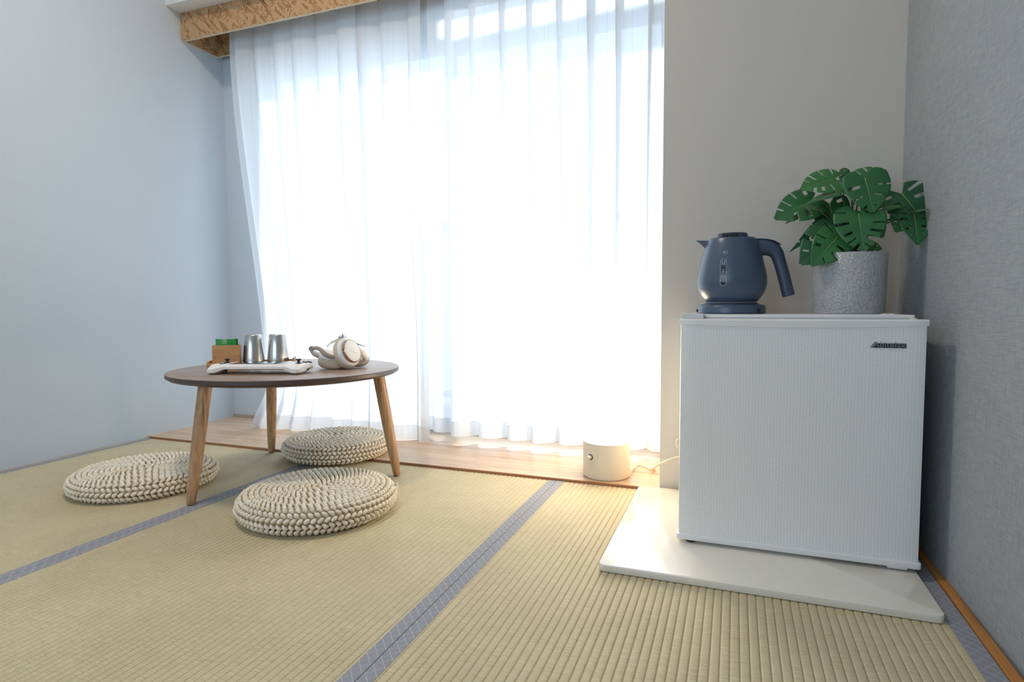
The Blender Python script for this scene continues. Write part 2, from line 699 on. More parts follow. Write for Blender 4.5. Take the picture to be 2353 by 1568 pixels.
# ------------------------------------------------------------------ curtain box (OSB), rail, curtains
OY, OZ0, OZ1 = 2.008, 1.7255, 1.844
cb = thing('curtain_box', 'oriented strand board curtain box above the sheer curtains', 'curtain box', (0, 0, OZ0))
b = new_bm()
box(b, LX + 0.002, RECX - 0.002, OY, OY + 0.012, 0, OZ1 - OZ0)
front = obj('front_board', b, M_osb, cb, 0)
b = new_bm()
box(b, LX + 0.002, RECX - 0.002, OY + 0.0003, OY + 0.0117, -0.0006, 0.0)
obj('cut_edge', b, M_osbcut, front, 0)
b = new_bm()
box(b, LX + 0.001, LX + 0.013, OY + 0.012, WY - 0.032, 0, OZ1 - OZ0)
side = obj('side_board', b, M_osb, cb, 0)
b = new_bm()
box(b, LX + 0.0013, LX + 0.0127, OY + 0.012, WY - 0.032, -0.0006, 0)
obj('cut_edge', b, M_osbcut, side, 0)
b = new_bm()
box(b, LX + 0.013, RECX - 0.002, WY - 0.044, WY - 0.032, 0.0, OZ1 - OZ0)
back = obj('back_board', b, M_osb, cb, 0)
b = new_bm()
box(b, LX + 0.013, RECX - 0.002, WY - 0.0437, WY - 0.0323, -0.0006, 0)
obj('cut_edge', b, M_osbcut, back, 0)
b = new_bm()
box(b, -2.17, RECX - 0.02, 2.085, 2.105, 1.775, 1.79, 0.002, 1)
tag(obj('curtain_rail', b, M_white), 'white curtain rail inside the wooden curtain box', 'curtain rail')

M_cur = bpy.data.materials.new('sheer_fabric')
M_cur.use_nodes = True
nt = M_cur.node_tree
nt.nodes.remove(nt.nodes['Principled BSDF'])
uv = nt.nodes.new('ShaderNodeUVMap')
sp = nt.nodes.new('ShaderNodeSeparateXYZ')
nt.links.new(uv.outputs[0], sp.inputs[0])


def cm(op, a, b=None):
    n = nt.nodes.new('ShaderNodeMath')
    n.operation = op
    for i, v in enumerate((a, b)):
        if v is None:
            continue
        if isinstance(v, (int, float)):
            n.inputs[i].default_value = v
        else:
            nt.links.new(v, n.inputs[i])
    return n.outputs[0]


# dotted vertical drawn threads, in uneven groups
_a = cm('LESS_THAN', cm('ABSOLUTE', cm('SUBTRACT', cm('FRACT', cm('DIVIDE', sp.outputs[0], 0.047)), 0.5)), 0.018)
_b = cm('LESS_THAN', cm('ABSOLUTE', cm('SUBTRACT', cm('FRACT', cm('DIVIDE', sp.outputs[0], 0.083)), 0.3)), 0.009)
_d = cm('GREATER_THAN', cm('FRACT', cm('DIVIDE', sp.outputs[1], 0.010)), 0.35)
thr = cm('MULTIPLY', cm('MAXIMUM', _a, _b), _d)
tl = nt.nodes.new('ShaderNodeBsdfTranslucent')
df = nt.nodes.new('ShaderNodeBsdfDiffuse')
tp = nt.nodes.new('ShaderNodeBsdfTransparent')
mc = nt.nodes.new('ShaderNodeMix')
mc.data_type = 'RGBA'
nt.links.new(thr, mc.inputs[0])
mc.inputs[6].default_value = (0.79, 0.80, 0.81, 1)
mc.inputs[7].default_value = (0.62, 0.65, 0.69, 1)
nt.links.new(mc.outputs[2], tl.inputs[0])
df.inputs[0].default_value = (0.88, 0.89, 0.90, 1)
m1 = nt.nodes.new('ShaderNodeMixShader')
m1.inputs[0].default_value = 0.36
nt.links.new(tl.outputs[0], m1.inputs[1])
nt.links.new(df.outputs[0], m1.inputs[2])
m2 = nt.nodes.new('ShaderNodeMixShader')
m2.inputs[0].default_value = 0.06
nt.links.new(m1.outputs[0], m2.inputs[1])
nt.links.new(tp.outputs[0], m2.inputs[2])
nt.links.new(m2.outputs[0], nt.nodes['Material Output'].inputs[0])


def sstep(a, b, x):
    t = min(1, max(0, (x - a) / (b - a)))
    return t * t * (3 - 2 * t)


def curtain(name, label, xa, xb, nf, zb, latf, seed, yc=2.105, hemh=0.062):
    root = thing(name, label, 'curtain', ((xa + xb) / 2, yc, 0), 0, 'sheer curtains')
    ztop = 1.772
    nu, nv = nf * 22, 64
    rnd = random.Random(seed)
    jit = [rnd.uniform(-0.16, 0.16) for _ in range(nf + 2)]
    amp = [rnd.uniform(0.75, 1.25) for _ in range(nf + 2)]

    def pos(u, v, off=0.0):
        fu = u * nf
        i = int(min(nf - 1e-6, fu))
        q = fu - i
        j = jit[i] * (1 - q) + jit[i + 1] * q
        a = amp[i] * (1 - q) + amp[i + 1] * q
        drift = 0.10 * math.sin(3.0 * v + 9 * u + seed) * v
        th = 2 * PI * (fu + j + drift)
        A = (0.010 + 0.016 * v ** 0.6) * a
        B = (0.030 * (1 - v) ** 1.5 + 0.013 * v) * (0.8 + 0.4 * a)
        edge = min(1, u * nf * 1.2, (1 - u) * nf * 1.2)
        x = xa + (xb - xa) * u + B * math.sin(th + 0.9) * edge
        y = yc + A * math.sin(th) * (0.35 + 0.65 * edge) + off
        y += 0.006 * math.sin(2 * PI * fu * 0.37 + 2 * v + seed)
        dx, dy = latf(u, v)
        z = ztop + (zb(u) - ztop) * v
        return Vector((x + dx - (xa + xb) / 2, y + dy - yc, z))

    def sheet(nm, v0, v1, n, off, parent):
        vs, fs, uvs = [], [], []
        for r in range(n + 1):
            v = v0 + (v1 - v0) * r / n
            for c in range(nu + 1):
                vs.append(pos(c / nu, v, off))
                uvs.append((c / nu * (xb - xa) * 1.9, v * 1.75))
        for r in range(n):
            for c in range(nu):
                k = r * (nu + 1) + c
                fs.append((k, k + 1, k + nu + 2, k + nu + 1))
        me = bpy.data.meshes.new(nm)
        me.from_pydata(vs, [], fs)
        ul = me.uv_layers.new(name='UVMap')
        for lp in me.loops:
            ul.data[lp.index].uv = uvs[lp.vertex_index]
        finish(me, M_cur, 3)
        o = bpy.data.objects.new(nm, me)
        COL.objects.link(o)
        o.parent = parent
        return o

    cl = sheet('curtain_panel', 0, 1, nv, 0.0, root)
    sheet('bottom_hem', 1 - hemh / 1.75, 1, 4, 0.0012, cl)
    sheet('heading_tape', 0, 0.035, 3, 0.0012, cl)
    return root


def lat_left(u, v):
    e = (1 - u) ** 2.2
    dx = e * (0.165 * sstep(0.0, 0.95, v) - 0.045 * sstep(0.90, 1.0, v))
    dy = -0.05 * e * sstep(0.88, 1.0, v) - 0.035 * u ** 3 * sstep(0.7, 1, v)
    dx += u ** 6 * (0.03 * sstep(0.55, 1.0, v))
    g = math.exp(-((u - 0.90) / 0.05) ** 2)
    dx += 0.035 * g * sstep(0.2, 0.9, v)
    return dx, dy


def lat_right(u, v):
    return 0.0, 0.045 * max(0, 1 - u * 6) ** 0.6


curtain('sheer_curtain', 'white sheer curtain hanging beside the left wall behind the table', -2.135, -1.165, 9, lambda u: 0.0105, lat_left, 3)
curtain('sheer_curtain', 'white sheer curtain behind the cylindrical lamp', -1.195, -0.212, 9, lambda u: 0.036, lat_right, 11)

# ------------------------------------------------------------------ refrigerator board and refrigerator
M_mat = mat('glossy_white_board', '#E4E0D6', 0.16, spec=0.5)


def rrect(x0, x1, y0, y1, r, n=6, corners=(1, 1, 1, 1)):
    out = []
    for k, (cx, cy, a0) in enumerate(((x1 - r, y1 - r, 0), (x0 + r, y1 - r, PI / 2), (x0 + r, y0 + r, PI), (x1 - r, y0 + r, 1.5 * PI))):
        for i in range(n + 1):
            a = a0 + PI / 2 * i / n
            out.append((cx + r * math.cos(a), cy + r * math.sin(a)))
    return out


def rprism(bm, poly, z0, z1, bev, mtx=None, seg=2):
    t = bmesh.new()
    prism(t, poly, z0, z1)
    t.normal_update()
    ed = [e for e in t.edges if len(e.link_faces) == 2 and abs(e.verts[0].co.z - e.verts[1].co.z) < 1e-7]
    bmesh.ops.bevel(t, geom=ed, offset=bev, segments=seg, affect='EDGES', profile=0.5)
    if mtx:
        t.transform(mtx)
    me = bpy.data.meshes.new('tmp')
    t.to_mesh(me)
    t.free()
    bm.from_mesh(me)
    bpy.data.meshes.remove(me)
    return bm


MZ = 0.0156
b = new_bm()
rprism(b, rrect(-0.2575, 0.3505, 1.184, 1.752, 0.014), 0.0008, MZ, 0.0022)
board = tag(obj('floor_board', b, M_mat, smooth=0.6), 'glossy white board lying under the refrigerator', 'board')

M_fr = mat('fridge_white', '#E4E5E4', 0.3)
M_door = mat('fridge_door_laminate', '#D3D5D4', 0.38)
_co = coords(M_door, (1, 1, 1))
_sp = N(M_door, 'ShaderNodeSeparateXYZ')
L(M_door, _co, _sp.inputs[0])
_wv = math_(M_door, 'SINE', math_(M_door, 'MULTIPLY', _sp.outputs[0], 2 * PI / 0.0062))
_cb = N(M_door, 'ShaderNodeCombineXYZ')
L(M_door, math_(M_door, 'MULTIPLY', _sp.outputs[0], 300), _cb.inputs[0])
L(M_door, math_(M_door, 'MULTIPLY', _sp.outputs[2], 260), _cb.inputs[1])
_nz = N(M_door, 'ShaderNodeTexNoise')
_nz.inputs['Scale'].default_value = 1.0
_nz.inputs['Detail'].default_value = 2
L(M_door, _cb.outputs[0], _nz.inputs['Vector'])
_dv = math_(M_door, 'ADD', math_(M_door, 'MULTIPLY', _wv, 0.16), _nz.outputs[0])
L(M_door, ramp(M_door, _dv, [(0.2, '#DEE0DF'), (0.8, '#ECEDEC')]), BS(M_door).inputs['Base Color'])
bump(M_door, _dv, 0.12, 0.0003)
M_dark = mat('dark_gap', '#2A2C2E', 0.7)
M_black = mat('black_plastic', '#16181C', 0.4)

FX, FY = 0.1205, 1.358
HW = 0.2355
fr = thing('mini_refrigerator', 'white compact refrigerator standing on the glossy white board', 'refrigerator', (FX, FY, MZ))
zt = 0.5215 - MZ
b = new_bm()
rprism(b, rrect(-HW + 0.003, HW - 0.003, 0.058, 0.392, 0.008), 0.012, zt - 0.001, 0.002)
obj('body', b, M_fr, fr, 0.6)
b = new_bm()
rprism(b, rrect(-HW + 0.003, HW - 0.012, 0.052, 0.394, 0.006), zt - 0.001, zt + 0.0085, 0.002)
obj('top_panel', b, M_fr, fr, 0.6)
b = new_bm()
box(b, -HW + 0.012, HW - 0.012, 0.046, 0.058, 0.02, zt - 0.008)
obj('door_seal', b, M_dark, fr, 0)
b = new_bm()


def door_front(x):
    return 0.0025 * (x / HW) ** 2


n = 28
poly = [(-HW + 0.003 + (2 * HW - 0.006) * i / n, door_front(-HW + 2 * HW * i / n)) for i in range(n + 1)]
r = 0.009
poly[0] = (-HW + 0.003, 0.012)
poly[-1] = (HW - 0.003, 0.012)
poly = poly[:1] + [(-HW + 0.0045, 0.005)] + poly[1:-1] + [(HW - 0.0045, 0.005)] + poly[-1:] + [(HW - 0.003, 0.046), (-HW + 0.003, 0.046)]
prism(b, poly, 0.0205, zt - 0.012)
door = obj('door', b, M_door, fr, 0.6)
# top cap whose lower line sags in the middle
b = new_bm()
cols = []
for i in range(n + 1):
    x = -HW + 2 * HW * i / n
    q = 2 * i / n - 1
    lo = zt - 0.0125 - 0.0055 * (1 - abs(q) ** 2.0)
    yf = door_front(x) - 0.0006
    if i in (0, n):
        yf += 0.006
    zlow = lo
    cols.append([b.verts.new(p) for p in ((x, yf + 0.0008, zlow), (x, yf - 0.0012, zlow + 0.001), (x, yf - 0.0012, zt - 0.003), (x, yf + 0.0025, zt), (x, 0.047, zt), (x, 0.047, zlow))])
for A, Bq in zip(cols, cols[1:]):
    for k in range(6):
        j = (k + 1) % 6
        b.faces.new((A[k], A[j], Bq[j], Bq[k]))
b.faces.new(cols[0])
b.faces.new(cols[-1][::-1])
obj('top_cap', b, M_fr, door, 0.6)
b = new_bm()
rprism(b, rrect(-HW - 0.0005, HW + 0.0005, -0.0022, 0.046, 0.006), 0.008, 0.0205, 0.0015)
obj('bottom_cap', b, M_fr, door, 0.6)
b = new_bm()
rprism(b, [(-HW + 0.006, 0.014), (-HW + 0.05, 0.030), (-HW + 0.05, 0.058), (-HW + 0.006, 0.058)], zt, zt + 0.0115, 0.0015)
obj('hinge_cover', b, M_fr, fr, 0.6)
for (x, y, z) in ((HW - 0.024, 0.02, zt), (HW - 0.05, 0.075, zt + 0.0083), (HW - 0.062, 0.075, zt + 0.0083)):
    b = new_bm()
    lathe(b, [(0.0085, 0), (0.007, 0.0016), (0.004, 0.0028), (0, 0.0032)], 16)
    obj('screw_cap', b, mat('cream_cap', '#D8D4C4', 0.5) if 'cream_cap' not in bpy.data.materials else bpy.data.materials['cream_cap'], fr, 1.2, (x, y, z))
for (x, y) in ((-HW + 0.03, 0.02), (HW - 0.03, 0.06), (-HW + 0.04, 0.35), (HW - 0.04, 0.35)):
    b = new_bm()
    lathe(b, [(0, 0.0001), (0.011, 0.0001), (0.012, 0.002), (0.012, 0.012), (0, 0.012)], 20)
    obj('foot', b, M_black, fr, 0.7, (x, y, 0))
b = new_bm()
box(b, HW - 0.058, HW - 0.022, 0.003, 0.03, 0.002, 0.009, 0.0015, 1)
obj('hinge_bracket', b, M_fr, fr)
# badge
M_badge = mat('badge_dark', '#14161E', 0.4)
M_badgeL = mat('badge_silver', '#8E9498', 0.35, 0.6)
bz, bx0, bx1 = 0.4715 - MZ, 0.2545 - FX, 0.3175 - FX
RXP = Matrix.Rotation(PI / 2, 4, 'X')
b = new_bm()
yb = door_front((bx0 + bx1) / 2)
prism(b, [(bx0 + 0.004, -0.006), (bx1 - 0.0005, -0.006), (bx1 - 0.0005, 0.0028), (bx0 + 0.011, 0.0028)], 0, 0.0012, Matrix.Translation((0, yb, bz)) @ RXP)
bd = obj('badge', b, M_badge, door, 0)
tag(bd, 'dark brand badge with raised silver lettering')
b = new_bm()
for k in range(2):
    o_ = bx0 + k * 0.0028
    prism(b, [(o_, -0.006), (o_ + 0.002, -0.006), (o_ + 0.0105, 0.0058), (o_ + 0.0085, 0.0058)], 0, 0.0014, Matrix.Translation((0, yb, bz)) @ RXP)
text_mesh(b, 'Abitelax', 0.0148, Matrix.Translation(((bx0 + bx1) / 2 + 0.0022, yb - 0.0013, bz - 0.0002)) @ RXP, 0.0003, width=0.0565)
obj('lettering', b, M_badgeL, bd, 0)

# ------------------------------------------------------------------ kettle
M_ket = mat('slate_blue_plastic', '#46566C', 0.32, spec=0.5)
M_ketd = mat('dark_slate_plastic', '#3C4A60', 0.38)
FT = zt + 0.0085 + MZ
KY = 1.585
kp = py(1679.5, 716, KY)
ket = thing('electric_kettle', 'slate blue electric kettle on its base on the refrigerator', 'kettle', (kp.x, KY, FT + 0.0003))
s = 1 / 935.0
b = new_bm()
lathe(b, [(0, 0), (72 * s, 0), (75.5 * s, 2 * s), (75.5 * s, 15 * s), (73.5 * s, 18.5 * s), (60 * s, 23 * s), (56 * s, 25.5 * s), (0, 25.5 * s)], 64)
kb = obj('power_base', b, M_ket, ket, 0.6)
b = new_bm()
box(b, -0.0035, 0.0035, -0.003, 0.001, 0.004, 0.012, 0.0006, 1, Matrix.Rotation(math.radians(50), 4, 'Z') @ Matrix.Translation((0, -75 * s, 0)))
obj('base_slot', b, M_black, kb)
b = new_bm()
box(b, -0.003, 0.003, -0.003, 0.001, 0.004, 0.011, 0.0006, 1, Matrix.Rotation(math.radians(-78), 4, 'Z') @ Matrix.Translation((0, -75.3 * s, 0)))
obj('base_slot', b, M_black, kb)
prof = [(0, 26.5), (55, 26.5), (57.5, 28), (64, 36), (71, 47), (75.5, 58), (77.6, 70), (77, 83), (74.5, 97), (71, 112), (67, 128), (63, 143), (59, 157), (55.5, 168), (53.5, 171.5), (50, 172.5), (0, 173.5)]
b = new_bm()
lathe(b, [(r_ * s, z_ * s) for r_, z_ in prof], 72)
kbody = obj('body', b, M_ket, ket, 0.7)


def krad(z):
    for (r0, z0), (r1, z1) in zip(prof[1:], prof[2:]):
        if z0 <= z <= z1 and z1 > z0:
            return r0 + (r1 - r0) * (z - z0) / (z1 - z0)
    return 50


# the kettle's own axes: e = image right (handle side)
VD = Vector((kp.x, KY, 0)).normalized()
ER = Vector((VD.y, -VD.x, 0))
KM = Matrix((ER, VD, Vector((0, 0, 1)))).transposed().to_4x4()   # local x = right in view, y = away
b = new_bm()
# spout
sec = []
for (x, z, hw, hz) in ((-42, 167, 20, 40), (-55, 168, 15, 27), (-65, 169, 10, 16), (-74, 170, 5.5, 7), (-80, 170.5, 2, 1.5)):
    ring = []
    for k in range(12):
        a = PI + PI * k / 11
        ring.append(b.verts.new(Vector((x, hw * math.cos(a), z + hz * math.sin(a) + 2)) * s))
    sec.append(ring)
for A, Bq in zip(sec, sec[1:]):
    for k in range(11):
        b.faces.new((A[k], A[k + 1], Bq[k + 1], Bq[k]))
    b.faces.new((A[0], Bq[0], Bq[-1], A[-1]))
b.faces.new(sec[-1])
b.transform(KM)
obj('spout', b, M_ket, ket, 0.8)
# handle: flat top wing that bends down into an open grip
b = new_bm()
path = spline([(26, 0, 151), (58, 0, 152.5), (80, 0, 149), (94, 0, 138), (101, 0, 121), (108.5, 0, 95), (116, 0, 66), (121.5, 0, 43), (122.5, 0, 39)], 48)


def hr(t):
    return (20 - 6.6 * sstep(0.08, 0.55, t)) * s * math.sqrt(max(0.02, 1 - max(0, (t - 0.92) / 0.081) ** 2))


tube(b, [Vector(p) * s for p in path], hr, 16, 0.85, (0, 1, 0))
b.transform(KM)
han = obj('handle', b, M_ketd, ket, 0.9)
b = new_bm()
tube(b, [Vector(p) * s for p in spline([(30, 0, 169.5), (64, 0, 169.5), (88, 0, 165), (104, 0, 155.5)], 16)], lambda t: (2.6 - 1.2 * t) * s, 12, 5.0, (0, 1, 0))
for v in b.verts:
    v.co.z = 0.166 * 0 + v.co.z
b.transform(KM)
obj('thumb_rest', b, M_ketd, han, 0.9)
# lid
b = new_bm()
lathe(b, [(50 * s, 172 * s), (49 * s, 174.5 * s), (34 * s, 175.5 * s), (33.5 * s, 183 * s), (31 * s, 186 * s), (20 * s, 187 * s), (0, 187 * s)], 48, sx=1, sy=0.8)
b.transform(KM)
lid = obj('lid', b, M_ketd, ket, 0.6)
b = new_bm()
box(b, -22 * s, 12 * s, -29 * s, -26 * s, 177 * s, 184 * s, 0.0008, 1)
b.transform(KM)
obj('lid_button', b, M_black, lid)
# water gauge, marks, emblem : laid on the curved front
M_gauge = mat('gauge_window', '#27313F', 0.15)
M_print = mat('pale_print', '#B8C4D0', 0.5)


def onbody(x, z, out=0.0):
    r_ = krad(z) + out
    x = max(-r_, min(r_, x))
    return Vector((x, -math.sqrt(r_ * r_ - x * x), z)) * s


def patch(bm, poly2, out=0.6):
    vs = [bm.verts.new(KM @ onbody(x, z, out)) for x, z in poly2]
    bm.faces.new(vs)


def stroke(bm, pts, wd, out=0.9):
    for (x0, z0), (x1, z1) in zip(pts, pts[1:]):
        d = Vector((x1 - x0, z1 - z0))
        if d.length < 1e-6:
            continue
        nn = Vector((-d.y, d.x)).normalized() * wd / 2
        patch(bm, [(x0 + nn.x, z0 + nn.y), (x1 + nn.x, z1 + nn.y), (x1 - nn.x, z1 - nn.y), (x0 - nn.x, z0 - nn.y)], out)


GX = -17.5
gh0, gh1, gw = 69, 116, 6.2
ol = [(GX + gw * math.cos(a), gh1 + gw * math.sin(a)) for a in [PI * k / 10 for k in range(11)]] + [(GX + gw * math.cos(a), gh0 + gw * math.sin(a)) for a in [PI + PI * k / 10 for k in range(11)]]
ol2 = []
for k in range(len(ol)):
    a, c = ol[k], ol[(k + 1) % len(ol)]
    ol2.append(a)
    dz = c[1] - a[1]
    if abs(dz) > 12:
        for q in range(1, 6):
            ol2.append((a[0] + (c[0] - a[0]) * q / 6, a[1] + dz * q / 6))
b = new_bm()
nb = 14
zs = [gh0 - gw + 0.3 + (gh1 - gh0 + 2 * gw - 0.6) * i / nb for i in range(nb + 1)]


def gwid(z):
    if z > gh1:
        return math.sqrt(max(0.3, gw * gw - (z - gh1) ** 2))
    if z < gh0:
        return math.sqrt(max(0.3, gw * gw - (z - gh0) ** 2))
    return gw


for z0, z1 in zip(zs, zs[1:]):
    patch(b, [(GX - gwid(z0), z0), (GX + gwid(z0), z0), (GX + gwid(z1), z1), (GX - gwid(z1), z1)], 0.5)
gauge = obj('water_gauge', b, M_gauge, ket, 3)
b = new_bm()
stroke(b, ol2 + ol2[:1], 0.7)
for z, hw_ in ((113, 4.6), (98.5, 2.8), (84, 4.8)):
    stroke(b, [(GX - hw_, z), (GX + hw_, z)], 0.8)
obj('gauge_marks', b, M_print, gauge, 3)


def on_kettle_text(bm, txt, size, x, z, width):
    c = KM @ onbody(x, z, 1.0)
    nrm = Vector((c.x, c.y, 0)).normalized()
    rgt = Vector((-nrm.y, nrm.x, 0))
    mm = Matrix((rgt, Vector((0, 0, 1)), nrm)).transposed().to_4x4()
    mm.translation = c
    text_mesh(bm, txt, size * s, mm, 0.00005, width * s)


for tx_, sz_, zz_, wd_ in (('0.8', 6.5, 116.6, 8), ('MAX', 4.0, 110.0, 8), ('0.4', 6.0, 87.6, 7.5)):
    b = new_bm()
    on_kettle_text(b, tx_, sz_, GX, zz_, wd_)
    obj('gauge_number', b, M_print, gauge, 0)
b = new_bm()
lathe(b, [(0, 0), (1.6 * s, 0.2 * s), (1.0 * s, 1.0 * s), (0, 1.3 * s)], 10)
c_ = KM @ onbody(GX, 93.5, 0.6)
b.transform(Matrix.Translation(c_) @ Matrix.Rotation(PI / 2, 4, 'X'))
obj('float_ball', b, M_white, gauge)
b = new_bm()
em = [(-4.5, 1.8), (-2.6, 2.2), (-1.4, 0.6), (-0.6, 2.4), (2.6, 3.0), (5.0, 2.2), (5.4, 0.0), (4.6, -2.8), (3.2, -2.8), (2.6, -1.6), (0.6, -1.8), (0.0, -3.0), (-1.4, -2.8), (-1.6, -0.6), (-3.0, -0.2), (-4.5, 1.8)]
stroke(b, [(GX + 2.2 + x_, 138 + z_) for x_, z_ in em], 0.6)
stroke(b, [(GX + 0.5 + x_, 138.8 + z_) for x_, z_ in ((0, 0), (1.2, 0.8), (2.0, -0.4), (1.0, -1.2), (0, 0))], 0.5)
tag(obj('emblem', b, M_print, kbody, 3), 'small pale outline animal emblem')

# ------------------------------------------------------------------ potted plant
M_pot = mat('embossed_glaze', '#A9ABAE', 0.22, spec=0.6)
_co = coords(M_pot, (1, 1, 1))
_sp = N(M_pot, 'ShaderNodeSeparateXYZ')
L(M_pot, _co, _sp.inputs[0])
_an = N(M_pot, 'ShaderNodeMath', operation='ARCTAN2')
L(M_pot, _sp.outputs[1], _an.inputs[0])
L(M_pot, _sp.outputs[0], _an.inputs[1])
_cb = N(M_pot, 'ShaderNodeCombineXYZ')
L(M_pot, math_(M_pot, 'MULTIPLY', _an.outputs[0], 10), _cb.inputs[0])
L(M_pot, math_(M_pot, 'MULTIPLY', _sp.outputs[2], 210), _cb.inputs[1])
_n1 = N(M_pot, 'ShaderNodeTexNoise')
_n1.inputs['Scale'].default_value = 1.6
_n1.inputs['Detail'].default_value = 0.6
L(M_pot, _cb.outputs[0], _n1.inputs['Vector'])
_v1 = N(M_pot, 'ShaderNodeTexVoronoi', distance='MANHATTAN')
_v1.inputs['Scale'].default_value = 1.1
L(M_pot, _cb.outputs[0], _v1.inputs['Vector'])
_hh = math_(M_pot, 'ADD', ramp(M_pot, _n1.outputs[0], [(0.46, (0, 0, 0)), (0.54, (1, 1, 1))]), math_(M_pot, 'MULTIPLY', _v1.outputs[0], 0.5))
bump(M_pot, _hh, 0.9, 0.0022)
L(M_pot, ramp(M_pot, _hh, [(0.2, '#B4B6B8'), (0.9, '#BEC0C2')]), BS(M_pot).inputs['Base Color'])
PY = 1.60
pp = py(1948, 716, PY)
pot = thing('potted_plant', 'artificial split-leaf plant in a glazed grey pot on the refrigerator', 'plant', (pp.x, PY, FT + 0.0003))
PR, PH = 0.0785, 0.140
b = new_bm()
lathe(b, [(0, 0), (PR * 0.94, 0), (PR * 0.965, 0.003), (PR * 0.985, PH * 0.5), (PR, PH - 0.002), (PR - 0.001, PH), (PR - 0.005, PH), (PR - 0.007, PH - 0.004), (PR - 0.008, PH - 0.03), (0, PH - 0.03)], 72)
pt = obj('pot', b, M_pot, pot, 0.8)
b = new_bm()
lathe(b, [(PR - 0.0085, PH - 0.028), (PR * 0.5, PH - 0.018), (0, PH - 0.014)], 40)
obj('soil', b, mat('soil_dark', '#2A241E', 0.95), pt, 1.2)
M_leaf = bpy.data.materials.new('leaf_green')
M_leaf.use_nodes = True
_b = BS(M_leaf)
_b.inputs['Roughness'].default_value = 0.42
_co = coords(M_leaf, (1, 1, 1))
_n1 = tex(M_leaf, _co, scale=14, detail=3)
_oi = N(M_leaf, 'ShaderNodeObjectInfo')
_c1 = ramp(M_leaf, _n1.outputs[0], [(0.3, '#1E4A30'), (0.55, '#2F6A3A'), (0.8, '#4C8648')])
_c2 = ramp(M_leaf, _oi.outputs['Random'], [(0.0, '#1B4436'), (0.5, '#2C6638'), (1.0, '#3F7E3A')])
L(M_leaf, mixc(M_leaf, 0.55, _c1, _c2), _b.inputs['Base Color'])
M_vein = mat('leaf_vein', '#7E9A5A', 0.5)
M_stem = mat('stem_green', '#3A5A34', 0.5)


def leaf(base, tip, wid, nrm, bend=0.12, cup=0.12, seed=0, slits=True):
    """base, tip: world; wid: half width / length; nrm: preferred facing"""
    rnd = random.Random(seed)
    o3 = Vector((pp.x, PY, FT + 0.0003))
    base, tip = Vector(base) - o3, Vector(tip) - o3
    d = tip - base
    Lg = d.length
    d.normalize()
    nv = Vector(nrm)
    nv = (nv - d * nv.dot(d)).normalized()
    sd = nv.cross(d)
    nt_, ns = 54, 10
    gaps = []
    if slits:
        tt = 0.20 + rnd.uniform(0, 0.04)
        while tt < 0.82:
            gaps.append((tt, tt + rnd.uniform(0.022, 0.045)))
            tt += rnd.uniform(0.13, 0.19)
    b = new_bm()
    for sgn in (-1, 1):
        rows = []
        sh = [(g0 + rnd.uniform(-0.02, 0.02), g1 + rnd.uniform(-0.02, 0.02), rnd.uniform(0.3, 0.5), rnd.random() < 0.3) for g0, g1 in gaps]
        for i in range(nt_ + 1):
            t_ = i / nt_
            m_ = max(0.0, (t_ - 0.22) / 0.78) ** 1.05
            ph = math.radians(150 - 132 * t_ ** 0.75)
            rl = wid * (0.48 + 0.62 * math.sin(PI * min(1, t_ * 0.9 + 0.12)) ** 0.8) * (1 - 0.62 * t_ ** 3)
            if t_ > 0.97:
                rl *= 0.7
            row = []
            for k in range(ns + 1):
                q = k / ns
                y_ = m_ + rl * q * math.cos(ph) * 0.72
                x_ = rl * q * math.sin(ph)
                zz = -bend * max(0, y_) ** 2 + cup * x_ - 0.55 * cup * x_ * x_ / max(wid, .01) * 1.6
                row.append(b.verts.new(base + d * (y_ * Lg) + sd * (sgn * x_ * Lg) + nv * (zz * Lg)))
            rows.append(row)
        for i in range(nt_):
            tm = (i + 0.5) / nt_
            for k in range(ns):
                q = (k + 0.5) / ns
                cut = False
                for g0, g1, q0, hole in sh:
                    if g0 < tm < g1 and q > q0 and (not hole or q < 0.82):
                        cut = True
                if not cut:
                    f = (rows[i][k], rows[i + 1][k], rows[i + 1][k + 1], rows[i][k + 1])
                    b.faces.new(f if sgn > 0 else f[::-1])
    bmesh.ops.remove_doubles(b, verts=b.verts[:], dist=1e-6)
    for v in [v for v in b.verts if not v.link_faces]:
        b.verts.remove(v)
    o = obj('leaf', b, M_leaf, pot, 3)
    md = o.modifiers.new('thickness', 'SOLIDIFY')
    md.thickness = 0.0006
    b = new_bm()
    pts = []
    for i in range(9):
        y_ = i / 8 * 0.93
        pts.append(base + d * (y_ * Lg) + nv * ((-bend * y_ ** 2) * Lg + 0.0004))
    tube(b, pts, lambda q: 0.0011 * (1.15 - q), 6)
    obj('midrib', b, M_vein, o, 3)
    # petiole down to the pot
    b = new_bm()
    root = Vector((rnd.uniform(-0.02, 0.02), rnd.uniform(-0.02, 0.02), PH - 0.02))
    midp = root.lerp(base, 0.5) + Vector((0, 0, 0.022)) - Vector((base.x, base.y, 0)) * 0.12
    tube(b, spline([root, midp, base], 14), lambda q: 0.0022 - 0.0008 * q, 7)
    obj('stem', b, M_stem, pot, 3)


def LP(cx, cy, dy):
    """crop coordinate on the photograph -> world at depth PY + dy"""
    return py(1760 + cx * 0.17, 360 + cy * 0.17, PY + dy)


